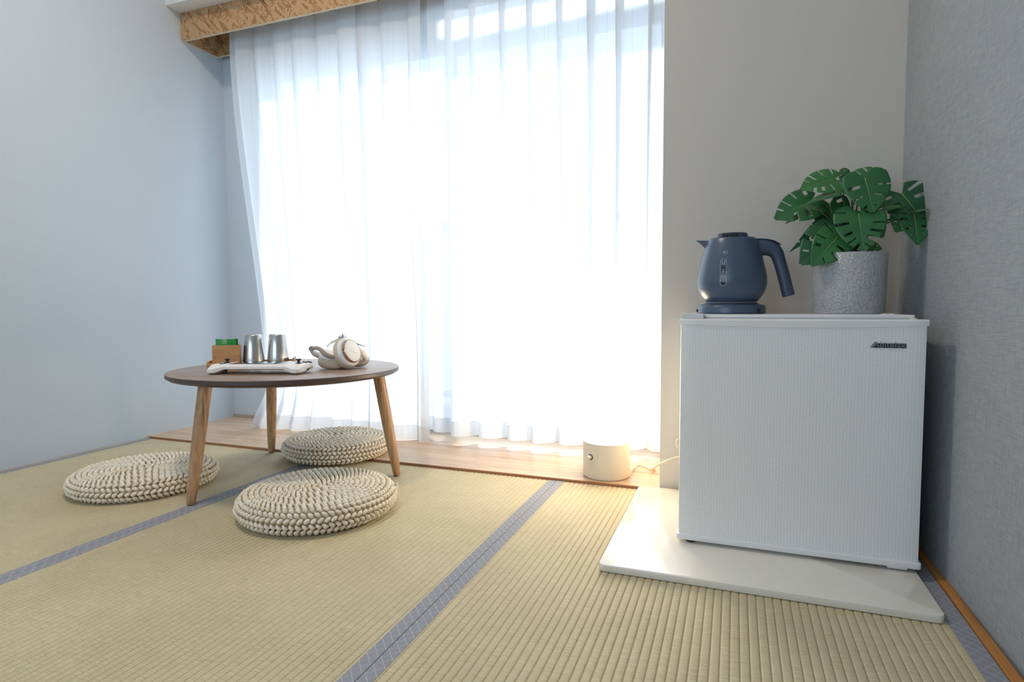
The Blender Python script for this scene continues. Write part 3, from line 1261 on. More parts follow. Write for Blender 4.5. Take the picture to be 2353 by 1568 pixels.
CAMN = Vector((-0.2, -1, 0.25))
LEAVES = [
    ((940, 310), (500, 400), 0.00, -0.03, 0.62, (0.0, -0.75, 0.65), 0.10),
    ((1330, 330), (1590, 150), 0.03, 0.05, 0.80, (-0.1, -0.8, 0.6), 0.10),
    ((1340, 290), (1460, 705), -0.05, -0.075, 0.66, (0.1, -1, 0.35), 0.14),
    ((1840, 505), (2190, 900), 0.00, -0.03, 0.62, (0.1, -0.9, 0.35), 0.12),
    ((1900, 760), (1770, 1000), -0.01, -0.03, 0.62, (0.2, -0.9, 0.5), 0.10),
    ((2000, 780), (2075, 1165), -0.02, -0.05, 0.50, (0.2, -1, 0.1), 0.10),
    ((610, 610), (140, 800), 0.01, -0.02, 0.58, (0.1, -0.8, 0.55), 0.12),
    ((1040, 470), (520, 600), -0.03, -0.06, 0.34, (0.0, -0.35, 0.95), 0.10),
    ((740, 680), (260, 860), 0.02, 0.00, 0.30, (0.0, -0.45, 0.9), 0.10),
    ((860, 640), (960, 1040), 0.03, 0.02, 0.60, (0.0, -1, 0.3), 0.08),
    ((950, 1060), (500, 1400), -0.04, -0.085, 0.56, (0.15, -0.9, 0.5), 0.14),
    ((980, 1080), (650, 1440), -0.05, -0.092, 0.48, (0.2, -0.95, 0.35), 0.14),
    ((800, 860), (340, 1290), 0.01, -0.01, 0.16, (0.6, -0.7, 0.3), 0.08),
    ((1255, 770), (1330, 1240), -0.055, -0.085, 0.66, (0.0, -1, 0.35), 0.14),
    ((1280, 740), (1590, 1060), -0.03, -0.05, 0.56, (-0.1, -0.95, 0.4), 0.12),
    ((1290, 1230), (1560, 1240), -0.03, -0.05, 0.55, (0, -0.9, 0.4), 0.06),
    ((1130, 1270), (1270, 1170), -0.01, 0.0, 0.6, (0, -0.9, 0.4), 0.06),
    ((1220, 900), (1020, 980), -0.03, -0.05, 0.62, (0.0, -0.9, 0.4), 0.08),
    ((1000, 1050), (910, 1290), -0.03, -0.05, 0.5, (0.2, -0.9, 0.3), 0.10),
    ((1060, 720), (980, 870), -0.02, -0.03, 0.6, (0.0, -0.9, 0.4), 0.06),
    ((1600, 700), (1900, 640), -0.03, -0.03, 0.34, (0, -0.5, 0.85), 0.08),
    ((1130, 240), (1010, 290), 0.02, 0.0, 0.75, (0.1, -0.9, 0.3), 0.08),
    ((680, 700), (430, 650), -0.03, -0.05, 0.42, (0.0, -0.5, 0.8), 0.10),
    ((1760, 620), (1660, 760), 0.01, 0.0, 0.6, (0.2, -0.8, 0.5), 0.08),
    ((1150, 440), (1040, 400), 0.0, -0.01, 0.6, (0.0, -0.9, 0.4), 0.08),
    ((2030, 740), (2200, 700), -0.03, -0.05, 0.40, (0.1, -0.6, 0.8), 0.10),
]
for i, (a, c, d0, d1, wd, nn, bd_) in enumerate(LEAVES):
    leaf(LP(a[0], a[1], d0), LP(c[0], c[1], d1), wd * 0.88, nn, bd_, 0.14, 50 + i)

# ------------------------------------------------------------------ low round table
TX, TY, TZ = -1.34, 1.517, 0.355
table = thing('low_table', 'low round wooden table with three splayed legs', 'table', (TX, TY, 0))
TA, TB_, TR = 0.350, 0.326, math.radians(20.6)
b = new_bm()
lathe(b, [(0, TZ - 0.0015), (0.985, TZ - 0.0015), (0.996, TZ - 0.0022)], 96, Matrix.Rotation(TR, 4, 'Z'), TA, TB_)
lathe(b, [(0.98, TZ), (0, TZ)], 4)
b.free()
b = new_bm()
lathe(b, [(0, TZ), (0.990, TZ), (0.997, TZ - 0.001)], 96, Matrix.Rotation(TR, 4, 'Z'), TA, TB_)
tt_ = obj('table_top', b, M_top, table, 0.5)
b = new_bm()
lathe(b, [(0.997, TZ - 0.001), (1.0, TZ - 0.003), (1.0, TZ - 0.012), (0.97, TZ - 0.019), (0.90, TZ - 0.024), (0, TZ - 0.024)], 96, Matrix.Rotation(TR, 4, 'Z'), TA, TB_)
obj('top_edge', b, M_edge, tt_, 0.35)
for (fx, fy) in ((438, 1166), (624, 1044), (913, 1098)):
    g = gz(fx, fy - 3, 0)
    ft = Vector((g.x - TX, g.y - TY, 0.0012))
    out = Vector((ft.x, ft.y, 0)).normalized()
    ft += Vector((ray(fx, fy).x, ray(fx, fy).y, 0)).normalized() * 0.006
    tp_ = Vector((ft.x, ft.y, 0)) - out * 0.055
    tp_.z = TZ - 0.024
    b = new_bm()
    ax = (tp_ - ft)
    pts = [ft + ax * t_ for t_ in (0, 0.008, 0.03, 0.15, 0.4, 0.7, 1.0)]
    rr_ = [0.0085, 0.0112, 0.0125, 0.0145, 0.0172, 0.0185, 0.0188]
    tube(b, pts, lambda t_: rr_[min(6, int(round(t_ * 6)))], 24)
    obj('leg', b, M_leg, table, 0.9)

# ------------------------------------------------------------------ braided cushions
M_braid = mat('braided_husk', '#C2B295', 0.62, spec=0.3)
_co = coords(M_braid, (1, 1, 1))
_t = tex(M_braid, _co, scale=45, detail=4)
_t2 = tex(M_braid, _co, scale=320, detail=3)
L(M_braid, ramp(M_braid, _t.outputs[0], [(0.3, '#DBCDB2'), (0.5, '#E8DECA'), (0.75, '#F2ECE0')]), BS(M_braid).inputs['Base Color'])
bump(M_braid, _t2.outputs[0], 0.25, 0.0006)
M_core = mat('cushion_core', '#C4B59A', 0.9)


def cushion(label, x, y, z, R, h, rot, seed, tail=False):
    root = thing('floor_cushion', label, 'cushion', (x, y, z), rot, 'braided floor cushions')
    rnd = random.Random(seed)
    # profile: slightly domed top, rounded side, in arc length
    hr_ = h / 2
    pr = []
    n1 = 30
    for i in range(n1 + 1):
        r_ = (R - hr_) * i / n1
        pr.append(Vector((r_, h - 0.004 * (r_ / (R - hr_)) ** 2 - 0.004 * math.exp(-(r_ / 0.02) ** 2))))
    for i in range(1, 25):
        a = PI / 2 - PI * 0.90 * i / 24
        pr.append(Vector((R - hr_ + hr_ * math.cos(a), hr_ + (hr_ - 0.004) * math.sin(a))))
    cum = [0]
    for p, q in zip(pr, pr[1:]):
        cum.append(cum[-1] + (q - p).length)

    def at(sv):
        for i in range(len(cum) - 1):
            if sv <= cum[i + 1]:
                f = (sv - cum[i]) / (cum[i + 1] - cum[i])
                return pr[i].lerp(pr[i + 1], f), (pr[i + 1] - pr[i]).normalized()
        return pr[-1], (pr[-1] - pr[-2]).normalized()

    b = new_bm()
    lathe(b, [(max(0, p.x - 0.0075), hr_ + (p.y - hr_) * 0.84) for p in pr] + [(0, 0.006)], 48)
    obj('core', b, M_core, root, 1.0)
    # unit stitch: a bent pod, 6 x 5 grid
    row = 0.0140
    total = cum[-1]
    nrow = int(total / row)
    b = new_bm()
    NA, NL = 6, 5
    sv = 0.007
    k = 0
    ang = rnd.uniform(0, 6)
    while k < nrow:
        # spiral: the row drifts outwards by one row per turn
        p, tg = at(min(total, sv))
        rr = max(p.x, 0.004)
        pitch = 0.0155
        n_ = max(4, int(round(2 * PI * rr / pitch)))
        for i in range(n_):
            q = i / n_
            p, tg = at(min(total, sv + row * q))
            a = ang + 2 * PI * q
            er = Vector((math.cos(a), math.sin(a), 0))
            et = Vector((-math.sin(a), math.cos(a), 0))
            c = er * p.x + Vector((0, 0, p.y))
            merid = er * tg.x + Vector((0, 0, tg.y))     # outward along the profile
            nrm = Vector((er.x * -tg.y, er.y * -tg.y, tg.x)) * 1.0
            nrm = merid.cross(et)
            if nrm.dot(er * p.x + Vector((0, 0, p.y - hr_))) < 0:
                nrm = -nrm
            side = p.x > R - hr_ * 0.55
            sl = 0.72 if not side else (0.6 if k % 2 else -0.6)
            sl += rnd.uniform(-0.08, 0.08)
            dl = et * math.cos(sl) + merid * math.sin(sl)
            dw = nrm.cross(dl)
            ln = 0.0096 * rnd.uniform(0.94, 1.06)
            wd = 0.0050 * rnd.uniform(0.94, 1.08)
            ht = 0.0052 * rnd.uniform(0.94, 1.08)
            lift = rnd.uniform(-0.0006, 0.0008)
            rings = []
            for u in range(NL + 1):
                f = -1 + 2 * u / NL
                pr_ = math.sqrt(max(0.0, 1 - abs(f) ** 2.4)) * 0.92 + 0.08
                cc = c + dl * (ln * f) + nrm * (lift + 0.0022 * (1 - f * f) - 0.0020 * abs(f) ** 3)
                rings.append([b.verts.new(cc + dw * (wd * pr_ * math.cos(2 * PI * m_ / NA)) + nrm * (ht * pr_ * math.sin(2 * PI * m_ / NA))) for m_ in range(NA)])
            for A, Bq in zip(rings, rings[1:]):
                for m_ in range(NA):
                    j = (m_ + 1) % NA
                    b.faces.new((A[m_], A[j], Bq[j], Bq[m_]))
        sv += row
        k += 1
        pass
    zmin = min(v.co.z for v in b.verts)
    for v in b.verts:
        v.co.z = max(v.co.z, 0.0006)
    o = obj('braided_cover', b, M_braid, root, 3)
    tag(o, None, None, None, 'stuff')
    if tail:
        b = new_bm()
        pts = spline([(R - 0.006, -0.012, h * 0.42), (R + 0.006, 0.0, h * 0.62), (R + 0.007, 0.008, h * 0.9), (R - 0.004, 0.016, h * 0.72)], 14)
        tube(b, pts, lambda t_: 0.0042 * (1 - 0.35 * t_), 8, 0.6)
        obj('cord_end', b, M_braid, root, 3)
    return root


cushion('cream braided round cushion in front of the table, between two tatami seams', -1.049, 1.2897, 0.0006, 0.2035, 0.066, math.radians(30), 1, True)
cushion('cream braided round cushion beside the left wall, behind a table leg', -1.7116, 1.2974, 0.0006, 0.2000, 0.056, 1.0, 2)
cushion('cream braided round cushion under the table, partly on the wooden floor board', -1.3683, 1.7947, 0.0086, 0.1890, 0.0655, 2.2, 3)

# ------------------------------------------------------------------ things on the table
MT = Matrix.Rotation
# tray
tc_ = gz(474, 843, TZ + 0.001)
ta = math.radians(37)
tray = thing('bamboo_tray', 'bamboo tray with two steel cups and a tea box on the table', 'tray', (tc_.x, tc_.y, TZ + 0.0004), ta)
TL, TD = 0.272, 0.098
b = new_bm()
rprism(b, rrect(0.004, TL - 0.004, 0.004, TD - 0.004, 0.008), 0, 0.005, 0.0008)
obj('tray_base', b, M_bamboo, tray)
for (x0, x1, y0, y1, hz, nm) in ((0, TL, 0, 0.006, 0.010, 'long_rim'), (0, TL, TD - 0.006, TD, 0.010, 'long_rim'), (0, 0.007, 0.0062, TD - 0.0062, 0.016, 'end_rim'), (TL - 0.007, TL, 0.0062, TD - 0.0062, 0.020, 'end_rim')):
    b = new_bm()
    box(b, x0, x1, y0, y1, 0.0002, hz, 0.0012, 1)
    obj(nm, b, M_bamboo, tray)
TM = Matrix.Translation((tc_.x, tc_.y, TZ + 0.0004)) @ Matrix.Rotation(ta, 4, 'Z')
# tea box
bw, bdp, bh = 0.084, 0.062, 0.063
bo = TM @ Vector((0.016, 0.016, 0.0054))
tb = thing('tea_box', 'open bamboo box holding green tea packets', 'box', bo, ta)
t4 = 0.005
for nm, a in (('front_panel', (0, bw, 0, t4, 0, bh)), ('back_panel', (0, bw, bdp - t4, bdp, 0, bh)), ('side_panel', (0, t4, t4, bdp - t4, 0, bh)), ('side_panel', (bw - t4, bw, t4, bdp - t4, 0, bh)), ('bottom_panel', (t4, bw - t4, t4, bdp - t4, 0, t4))):
    b = new_bm()
    box(b, *a, 0.0006, 1)
    obj(nm, b, M_bamboo, tb)
M_pack = mat('green_foil', '#1E8A2E', 0.35)
_t = tex(M_pack, coords(M_pack), scale=60, detail=2)
bump(M_pack, _t.outputs[0], 0.5, 0.002)
M_pale = mat('pale_print_green', '#D8E8C8', 0.5)
for k, lab in enumerate(('green tea packet with a round pale emblem, frontmost in the box', 'green tea packet standing behind the front packet')):
    pk = thing('tea_packet', lab, 'packet', TM @ Vector((0.016 + 0.010 + 0.001 * k, 0.016 + 0.009 + 0.009 * k, 0.0108)), ta + 0.02 * k, 'tea packets')
    b = new_bm()
    pwid, ph_ = 0.0655, 0.079 - 0.001 * k
    nu_, nv_ = 16, 12
    for sgn in (-1, 1):
        g = [[b.verts.new((pwid * i / nu_, sgn * 0.0036 * (math.sin(PI * i / nu_) ** 0.6) * (math.sin(PI * min(1, j / nv_ * 1.0)) ** 0.6), ph_ * j / nv_ - 0.0016 * math.sin(PI * i / nu_) * (j / nv_))) for i in range(nu_ + 1)] for j in range(nv_ + 1)]
        for j in range(nv_):
            for i in range(nu_):
                b.faces.new((g[j][i], g[j][i + 1], g[j + 1][i + 1], g[j + 1][i]))
    bmesh.ops.remove_doubles(b, verts=b.verts[:], dist=1e-5)
    pw = obj('wrapper', b, M_pack, pk, 1.2)
    b = new_bm()
    box(b, 0.0625, 0.0650, -0.0016, 0.0016, 0.001, ph_ - 0.001)
    obj('end_seal', b, mat('seal_green', '#15602A', 0.4), pw)
    if k == 0:
        b = new_bm()
        ex, ez, er_ = 0.028, ph_ - 0.0095, 0.0076
        FM = Matrix.Translation((ex, -0.0043, ez)) @ Matrix.Rotation(PI / 2, 4, 'X')
        nn_ = 28
        vo = [b.verts.new(FM @ Vector((er_ * math.cos(2 * PI * i / nn_), er_ * math.sin(2 * PI * i / nn_), 0))) for i in range(nn_)]
        vi = [b.verts.new(FM @ Vector((er_ * 0.86 * math.cos(2 * PI * i / nn_), er_ * 0.86 * math.sin(2 * PI * i / nn_), 0))) for i in range(nn_)]
        for i in range(nn_):
            j = (i + 1) % nn_
            b.faces.new((vo[i], vo[j], vi[j], vi[i]))
        # the tea character, stroke by stroke

        def ks(x0, y0, x1, y1, wd=0.09):
            d_ = Vector((x1 - x0, y1 - y0)).normalized()
            q = Vector((-d_.y, d_.x)) * wd / 2
            b.faces.new([b.verts.new(FM @ Vector((x * er_ * 0.66, y * er_ * 0.66, 0.00005))) for x, y in ((x0 + q.x, y0 + q.y), (x1 + q.x, y1 + q.y), (x1 - q.x, y1 - q.y), (x0 - q.x, y0 - q.y))])
        for st_ in ((-.8, .72, .8, .72), (-.35, .95, -.35, .5), (.35, .95, .35, .5), (0, .5, -.85, -.02), (0, .5, .85, -.02), (-.55, -.12, .55, -.12), (0, .15, 0, -.95), (-.2, -.4, -.6, -.75), (.2, -.4, .6, -.75)):
            ks(*st_, 0.13)
        tag(obj('emblem', b, M_pale, pw, 0), 'round pale emblem with the tea character')

# steel cups, upside down
M_steel = mat('brushed_steel', '#C6C2BC', 0.26, 1.0)
_t = tex(M_steel, coords(M_steel, (1, 1, 40)), scale=30, detail=4)
bump(M_steel, _t.outputs[0], 0.08, 0.0004)
BS(M_steel).inputs['Anisotropic'].default_value = 0.6


def cup(label, lx, ly):
    p = TM @ Vector((lx, ly, 0.0054))
    c = thing('steel_cup', label, 'cup', p, 0, 'upturned steel cups')
    r0, r1, h = 0.0355, 0.0270, 0.096
    b = new_bm()
    lathe(b, [(r0 - 0.0022, 0.0004), (r0 - 0.0008, 0.0), (r0, 0.001), (r0, 0.006), (r1 + 0.0005, h - 0.003), (r1 - 0.001, h - 0.0008), (r1 - 0.003, h), (0, h - 0.0006)], 64)
    cb_ = obj('cup_wall', b, M_steel, c, 0.7)
    b = new_bm()
    lathe(b, [(r0 - 0.0022, 0.0004), (r0 - 0.004, 0.01), (r1 - 0.004, h - 0.01), (0, h - 0.01)], 48)
    obj('inner_wall', b, M_steel, cb_, 0.7)


cup('upturned steel cup beside the tea box', 0.139, 0.051)
cup('upturned steel cup farther from the tea box, nearer the headphones', 0.2165, 0.051)

# handheld game console
M_con = mat('console_white', '#E2DDD9', 0.4)
M_cong = mat('console_screen', '#0E1014', 0.06, spec=0.8)
a0 = gz(489, 861, TZ)
a1 = gz(684, 861, TZ)
cxv = (a1 - a0).normalized()
can = math.atan2(cxv.y, cxv.x)
cm_ = (a0 + a1) / 2
con = thing('game_console', 'white handheld game console lying on the table in front of the cups', 'game console', (cm_.x - 0.004, cm_.y - 0.0015, TZ + 0.0003), can)
CW, CD = 0.294, 0.105
b = new_bm()
NS = 60
secs = []
for i in range(NS + 1):
    x = -CW / 2 + CW * i / NS
    q = abs(x) / (CW / 2)
    # plan outline
    cr = max(0, (q - 0.86) / 0.14)
    yb_ = CD - 0.006 - 0.020 * cr ** 2.2
    yf_ = 0.0 - 0.010 * sstep(0.62, 0.85, q) + 0.034 * cr ** 2.4
    zt_ = 0.0285 - 0.0015 * sstep(0.6, 0.75, q)
    zb_ = 0.012 - 0.0115 * sstep(0.58, 0.78, q)
    if q > 0.9:
        e = (q - 0.9) / 0.1
        zt_ -= 0.009 * e ** 2.5
        zb_ += 0.010 * e ** 2.2
    zbB = 0.012 - 0.004 * sstep(0.6, 0.8, q)
    fdrop = 0.006 + 0.006 * sstep(0.6, 0.85, q)
    ring = [(yf_, zt_ - fdrop), (yf_ + 0.012 + 0.014 * sstep(.55, .8, q), zt_), (yb_ - 0.010, zt_), (yb_ - 0.003, zt_ - 0.002), (yb_, zt_ - 0.008), (yb_ - 0.002, zbB + 0.003), (yb_ - 0.008, zbB), (min(yf_ + 0.05, yb_ - 0.018), (zb_ + zbB) / 2), (min(yf_ + 0.030, yb_ - 0.030), zb_), (yf_ + 0.010, zb_ + 0.0005), (yf_ + 0.003, zb_ + 0.003), (yf_ - 0.001, zb_ + 0.35 * (zt_ - fdrop - zb_))]
    secs.append([b.verts.new((x, y, z)) for y, z in ring])
for A, Bq in zip(secs, secs[1:]):
    n_ = len(A)
    for k in range(n_):
        j = (k + 1) % n_
        b.faces.new((A[k], Bq[k], Bq[j], A[j]))
b.faces.new(secs[0])
b.faces.new(secs[-1][::-1])
cbody = obj('shell', b, M_con, con, 0.8)
b = new_bm()
rprism(b, rrect(-0.083, 0.083, 0.014, 0.094, 0.003), 0.0280, 0.0291, 0.0004)
obj('screen', b, M_cong, con)
for sx_, sy_ in ((-0.112, 0.066), (0.113, 0.052)):
    b = new_bm()
    lathe(b, [(0.0095, 0.0255), (0.0105, 0.0275), (0.010, 0.0288), (0.0045, 0.0290), (0.0042, 0.036), (0.0078, 0.0372), (0.0086, 0.0385), (0.0080, 0.0405), (0.0060, 0.0398), (0, 0.0392)], 28)
    obj('thumbstick', b, M_black, con, 0.7, (sx_, sy_, 0))
for bx_, by_ in ((0.126, 0.074), (0.136, 0.083), (0.126, 0.092), (0.116, 0.083)):
    b = new_bm()
    lathe(b, [(0.0042, 0.024), (0.0042, 0.0292), (0.0034, 0.0300), (0, 0.0302)], 16)
    obj('button', b, M_black, con, 0.7, (bx_, by_, 0))
b = new_bm()
box(b, -0.121, -0.103, 0.036, 0.042, 0.024, 0.0290, 0.0008, 1)
box(b, -0.115, -0.109, 0.030, 0.048, 0.024, 0.0290, 0.0008, 1)
obj('direction_pad', b, M_black, con)
b = new_bm()
box(b, -0.1495, 0.1495, -0.004, -0.0035, 0.0, 0.0001)
b.free()
b = new_bm()
lathe(b, [(0, 0.0002), (0.006, 0.0002), (0.006, 0.012), (0, 0.012)], 14)
obj('rubber_foot', b, M_black, con, 0.7, (-0.095, 0.02, 0))

# headphones
M_hcush = mat('beige_ear_pad', '#CDBFA9', 0.7, spec=0.2)
M_hshell = mat('headphone_white', '#EDEBE8', 0.35)
M_hgold = mat('champagne_metal', '#BFA08A', 0.25, 0.9)
M_harm = mat('taupe_plastic', '#A8998E', 0.35)
HO = gz(785, 850, TZ)
hv = Vector((HO.x, HO.y, 0)).normalized()
hrt = Vector((hv.y, -hv.x, 0))
hp = thing('headphones', 'white and beige over-ear headphones folded on the table', 'headphones', (HO.x, HO.y, TZ + 0.0003))
PXM = 1 / 735.0


def hl(px, pz, dy):
    """offset in view: px right, pz up (photo pixels), dy away (m)"""
    return hrt * (px * PXM) + hv * dy + Vector((0, 0, pz * PXM))


def frame(c, axis, up=Vector((0, 0, 1))):
    ax = Vector(axis).normalized()
    x_ = Vector(up).cross(ax)
    if x_.length < 1e-4:
        x_ = ax.orthogonal()
    x_.normalize()
    y_ = ax.cross(x_)
    m_ = Matrix((x_, y_, ax)).transposed().to_4x4()
    m_.translation = c
    return m_


def vaxis(r_, u_, a_):
    return hrt * r_ + Vector((0, 0, u_)) + hv * a_


PADP = [(0.0, 0.000), (0.030, 0.000), (0.040, 0.001), (0.046, 0.005), (0.0475, 0.011), (0.0465, 0.017), (0.043, 0.021), (0, 0.021)]
SHELLP = [(0.0445, 0.0205), (0.0445, 0.027), (0.042, 0.034), (0.037, 0.038), (0, 0.038)]
# flat-lying cup
ax1 = vaxis(0.05, 1, -0.12)
c1 = hl(-18, 1.5, 0.052)
b = new_bm()
lathe(b, [(r_, z_ * 1.55) for r_, z_ in PADP], 48, None, 1.0, 1.1)
b.transform(frame(c1, ax1))
zmn = min(v.co.z for v in b.verts)
sh_ = Vector((0, 0, 0.0004 - zmn))
b.transform(Matrix.Translation(sh_))
e1 = obj('ear_pad', b, M_hcush, hp, 0.9)
b = new_bm()
lathe(b, [(0.0445, 0.032), (0.0448, 0.040), (0.042, 0.050), (0.034, 0.0565), (0.02, 0.0585), (0, 0.059)], 48, None, 1.0, 1.1)
b.transform(Matrix.Translation(sh_) @ frame(c1, ax1))
obj('ear_shell', b, M_hshell, e1, 0.9)
# leaning cup
ax2 = vaxis(0.66, 0.33, -0.68)
c2 = hl(4, 29, 0.030)
b = new_bm()
lathe(b, PADP, 48, None, 0.94, 1.04)
b.transform(frame(c2, ax2))
zmn = min(v.co.z for v in b.verts)
sh2 = Vector((0, 0, 0.0004 - zmn))
b.transform(Matrix.Translation(sh2))
e2 = obj('ear_pad', b, M_hcush, hp, 0.9)
b = new_bm()
lathe(b, [(0.0445, 0.0205), (0.0445, 0.030), (0.041, 0.0335), (0.0345, 0.0345), (0, 0.0345)], 48, None, 0.94, 1.04)
b.transform(Matrix.Translation(sh2) @ frame(c2, ax2))
s2_ = obj('ear_shell', b, M_hshell, e2, 0.9)
b = new_bm()
lathe(b, [(0.0355, 0.034), (0.0362, 0.036), (0.0360, 0.043), (0.0345, 0.0452), (0.0330, 0.0452)], 48, None, 0.94, 1.04)
b.transform(Matrix.Translation(sh2) @ frame(c2, ax2))
obj('metal_ring', b, M_hgold, e2, 0.7)
b = new_bm()
lathe(b, [(0.0332, 0.0448), (0.028, 0.0462), (0, 0.0466)], 48, None, 0.94, 1.04)
b.transform(Matrix.Translation(sh2) @ frame(c2, ax2))
obj('outer_disc', b, M_hshell, e2, 0.9)
b = new_bm()
F2 = Matrix.Translation(sh2) @ frame(c2, ax2)
pts = [F2 @ Vector((-0.002 + 0.0058 * math.cos(a), 0.002 + 0.0064 * math.sin(a), 0.0470)) for a in [2 * PI * k / 20 for k in range(21)]]
tube(b, pts, 0.0011, 6)
tube(b, [F2 @ Vector(p) for p in ((0.0008, -0.003, 0.047), (0.004, -0.0075, 0.0469), (0.008, -0.0085, 0.0468), (0.0085, -0.0115, 0.0467))], 0.001, 6)
tag(obj('emblem', b, mat('emblem_white', '#FFFFFF', 0.2), e2, 1.2), 'small raised white ring emblem')
b = new_bm()
for (aa, rr2) in ((math.radians(168), 0.0016), (math.radians(184), 0.0012)):
    cpos = F2 @ Vector((0.0362 * 0.94 * math.cos(aa), 0.0362 * 1.04 * math.sin(aa), 0.0395))
    box(b, -rr2, rr2, -rr2 * 1.6, rr2 * 1.6, -0.0008, 0.0008, 0.0003, 1, Matrix.Translation(cpos) @ F2.to_3x3().to_4x4())
obj('port', b, M_black, e2)
# arms and head band
b = new_bm()
tube(b, spline([hl(-64, 49, 0.030), hl(-53, 50, 0.016), hl(-44, 46, 0.005), hl(-36, 37, -0.002), hl(-22, 30, -0.003), hl(-8, 28, 0.004)], 26), lambda t_: 0.0034 + 0.0016 * math.sin(PI * t_), 12, 1.5, (0, 0, 1))
obj('folding_arm', b, M_harm, hp, 1.0)
b = new_bm()
lathe(b, [(0, -0.006), (0.0078, -0.006), (0.0085, -0.004), (0.0085, 0.004), (0.0078, 0.006), (0, 0.006)], 24)
b.transform(frame(hl(-65, 48, 0.032), vaxis(0.15, 0.1, -1)))
obj('hinge', b, M_harm, hp, 0.8)
b = new_bm()
band = [hl(-67, 47, 0.042), hl(-60, 36, 0.065), hl(-42, 26, 0.105), hl(-8, 20, 0.130), hl(28, 18, 0.122), hl(51, 18, 0.095), hl(56, 22, 0.062), hl(50, 34, 0.038), hl(36, 40, 0.030), hl(22, 38, 0.030)]
tube(b, spline(band, 56), lambda t_: 0.0052 + 0.0045 * math.sin(PI * t_), 14, 1.5, (0, 0, 1))
obj('head_band', b, M_hshell, hp, 1.2)
b = new_bm()
tube(b, spline([hl(58, 24, 0.066), hl(58, 16, 0.062), hl(46, 10, 0.05), hl(30, 10, 0.042), hl(22, 13, 0.045)], 22), lambda t_: 0.0055 + 0.002 * math.sin(PI * t_), 12, 1.5, (0, 0, 1))
obj('folding_arm', b, M_harm, hp, 1.0)

# clear glass dome with a dark cord loop behind the headphones
M_clear = mat('clear_glass', '#FFFFFF', 0.02, **{'Transmission Weight': 1.0, 'IOR': 1.3})
g0 = gz(792, 826, TZ)
gc = thing('glass_cover', 'clear glass dome with a narrow neck behind the headphones', 'glass dome', (g0.x, g0.y, TZ + 0.0004))
gv = Vector((g0.x, g0.y, 0)).normalized()
gr = Vector((gv.y, -gv.x, 0))
s_ = 1 / 680.0
b = new_bm()
GP = [(41, 0), (42, 10), (40, 24), (33, 38), (22, 47), (11, 51.5), (6.5, 54), (5.2, 58), (5.8, 63), (4.5, 65), (0, 65)]
lathe(b, [(r_ * s_, z_ * s_) for r_, z_ in GP] + [(0, 62 * s_), (3.5 * s_, 60 * s_), (4.2 * s_, 54 * s_), (9.5 * s_, 50 * s_), (21 * s_, 45.5 * s_), (31.5 * s_, 37 * s_), (38.5 * s_, 24 * s_), (40.5 * s_, 10 * s_), (39.5 * s_, 0)], 48)
b.transform(Matrix.Translation(gr * (-8 * s_)))
obj('dome', b, M_clear, gc, 0.9)
M_cord = mat('grey_blue_cord', '#5C6674', 0.7)
b = new_bm()
q0 = gr * (-5 * s_) + Vector((0, 0, 63 * s_))
tube(b, spline([q0, gr * (2 * s_) + Vector((0, 0, 52 * s_)) - gv * 0.02, gr * (14 * s_) + Vector((0, 0, 44 * s_)) - gv * 0.03, gr * (30 * s_) + Vector((0, 0, 39 * s_)) - gv * 0.03, gr * (52 * s_) + Vector((0, 0, 31 * s_)) - gv * 0.02], 26), 0.0011, 7)
tube(b, spline([q0, gr * (6 * s_) + Vector((0, 0, 55 * s_)) - gv * 0.02, gr * (20 * s_) + Vector((0, 0, 46 * s_)) - gv * 0.03, gr * (36 * s_) + Vector((0, 0, 38 * s_)) - gv * 0.03, gr * (52 * s_) + Vector((0, 0, 31 * s_)) - gv * 0.02], 26), 0.0011, 7)
obj('cord_loop', b, M_cord, gc, 1.2)

# ------------------------------------------------------------------ cylindrical lamp and its cord
LXc, LYc, LZ = -0.376, 1.853, 0.0084
M_cream = mat('lamp_cream', '#DED6C6', 0.5)
M_shade = bpy.data.materials.new('lamp_shade_glow')
M_shade.use_nodes = True
_b = BS(M_shade)
_b.inputs['Base Color'].default_value = (0.95, 0.93, 0.9, 1)
_b.inputs['Emission Color'].default_value = (1.0, 0.80, 0.55, 1)
_b.inputs['Emission Strength'].default_value = LAMP
_b.inputs['Roughness'].default_value = 0.4
lamp = thing('cylinder_lamp', 'lit cylindrical lamp with cream base standing before the curtain', 'lamp', (LXc, LYc, LZ))
LR = 0.0742
b = new_bm()
lathe(b, [(0, 0.0), (LR - 0.004, 0.0), (LR - 0.003, 0.0025), (LR - 0.0006, 0.003), (LR, 0.0045), (LR, 0.112), (LR - 0.001, 0.113), (0, 0.113)], 72)
lb = obj('base', b, M_cream, lamp, 0.6)
b = new_bm()
lathe(b, [(LR - 0.0015, 0.1132), (LR - 0.0015, 0.4085), (LR - 0.003, 0.411), (LR - 0.010, 0.411), (0, 0.409)], 72)
obj('shade', b, M_shade, lamp, 0.6)
kd = Vector((LXc, LYc, 0)).normalized()
kr = Vector((kd.y, -kd.x, 0))
ka = (kr * -0.66 - kd * 0.75).normalized()
b = new_bm()
lathe(b, [(0.0092, 0.0), (0.0092, 0.0010), (0.0080, 0.0012), (0, 0.0012)], 24)
b.transform(frame(ka * (LR - 0.0006) + Vector((0, 0, 0.070)), ka))
obj('knob_ring', b, M_dark, lb, 0.7)
b = new_bm()
lathe(b, [(0.0062, 0.0), (0.0062, 0.014), (0.0055, 0.0155), (0, 0.0158)], 24)
b.transform(frame(ka * LR + Vector((0, 0, 0.070)), ka))
obj('knob', b, M_cream, lb, 0.7)
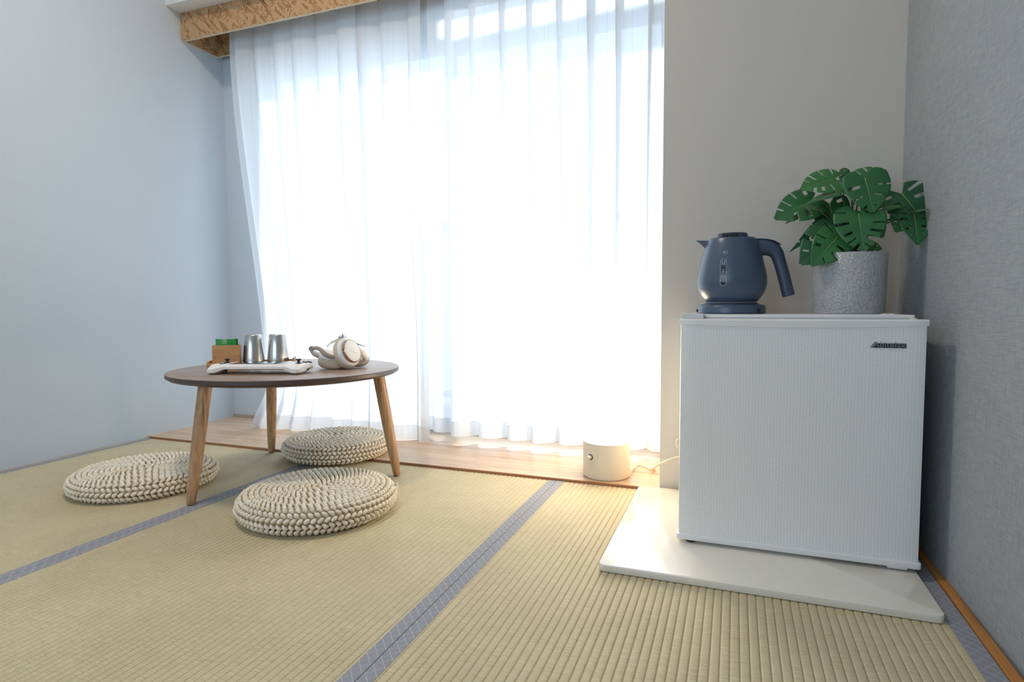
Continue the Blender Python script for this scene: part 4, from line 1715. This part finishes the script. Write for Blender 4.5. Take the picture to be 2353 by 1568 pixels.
M_cable = mat('cream_cable', '#E2D8C4', 0.5)
b = new_bm()
sw = gz(1497, 1078, 0.012)
o3 = Vector((LXc, LYc, LZ))
p_end = py(1557, 1050, 1.72)
c1_ = [o3 + kr * (LR - 0.002) + Vector((0, 0, 0.012)), gz(1465, 1070, 0.011), gz(1484, 1074, 0.011), sw, ]
tube(b, [p - o3 for p in spline(c1_, 20)], 0.0020, 8)
c2_ = [sw, py(1505, 1073.5, 1.83), py(1513, 1068, 1.758), py(1530, 1060, 1.758), py(1556, 1051, 1.759), py(1600, 1046, 1.761)]
tube(b, [p - o3 for p in spline(c2_, 24)], 0.0026, 8)
cab = obj('power_cord', b, M_cable, lamp, 1.2)
b = new_bm()
dirv = (sw - gz(1484, 1074, 0.011))
dirv.z = 0
box(b, -0.014, 0.014, -0.006, 0.006, -0.004, 0.007, 0.002, 2, Matrix.Translation(sw - o3) @ Matrix.Rotation(math.atan2(dirv.y, dirv.x), 4, 'Z'))
obj('inline_switch', b, M_cable, cab, 0.7)
b = new_bm()
cc = py(1558, 1019, 1.762) - o3
tube(b, [cc + kr * (0.006 * math.cos(a)) + Vector((0, 0, 0.012 * math.sin(a))) for a in [PI / 2 + PI * k / 12 for k in range(13)]] , 0.0022, 8)
obj('cord_bend', b, M_cable, cab, 1.2)

# ------------------------------------------------------------------ ceiling light of the room (above the frame)
cl = thing('ceiling_light', 'round white ceiling light above the tatami room', 'ceiling light', (-1.3, 0.95, HT))
b = new_bm()
lathe(b, [(0, -0.0005), (0.20, -0.0005), (0.21, -0.012), (0.21, -0.05), (0.20, -0.055), (0, -0.055)], 48)
obj('housing', b, M_white, cl, 0.6)
M_diff = bpy.data.materials.new('diffuser_glow')
M_diff.use_nodes = True
BS(M_diff).inputs['Emission Color'].default_value = (1.0, 0.86, 0.72, 1)
BS(M_diff).inputs['Emission Strength'].default_value = CEIL
b = new_bm()
lathe(b, [(0.15, -0.056), (0.14, -0.075), (0.10, -0.088), (0, -0.092)], 48)
obj('diffuser', b, M_diff, cl, 0.9)
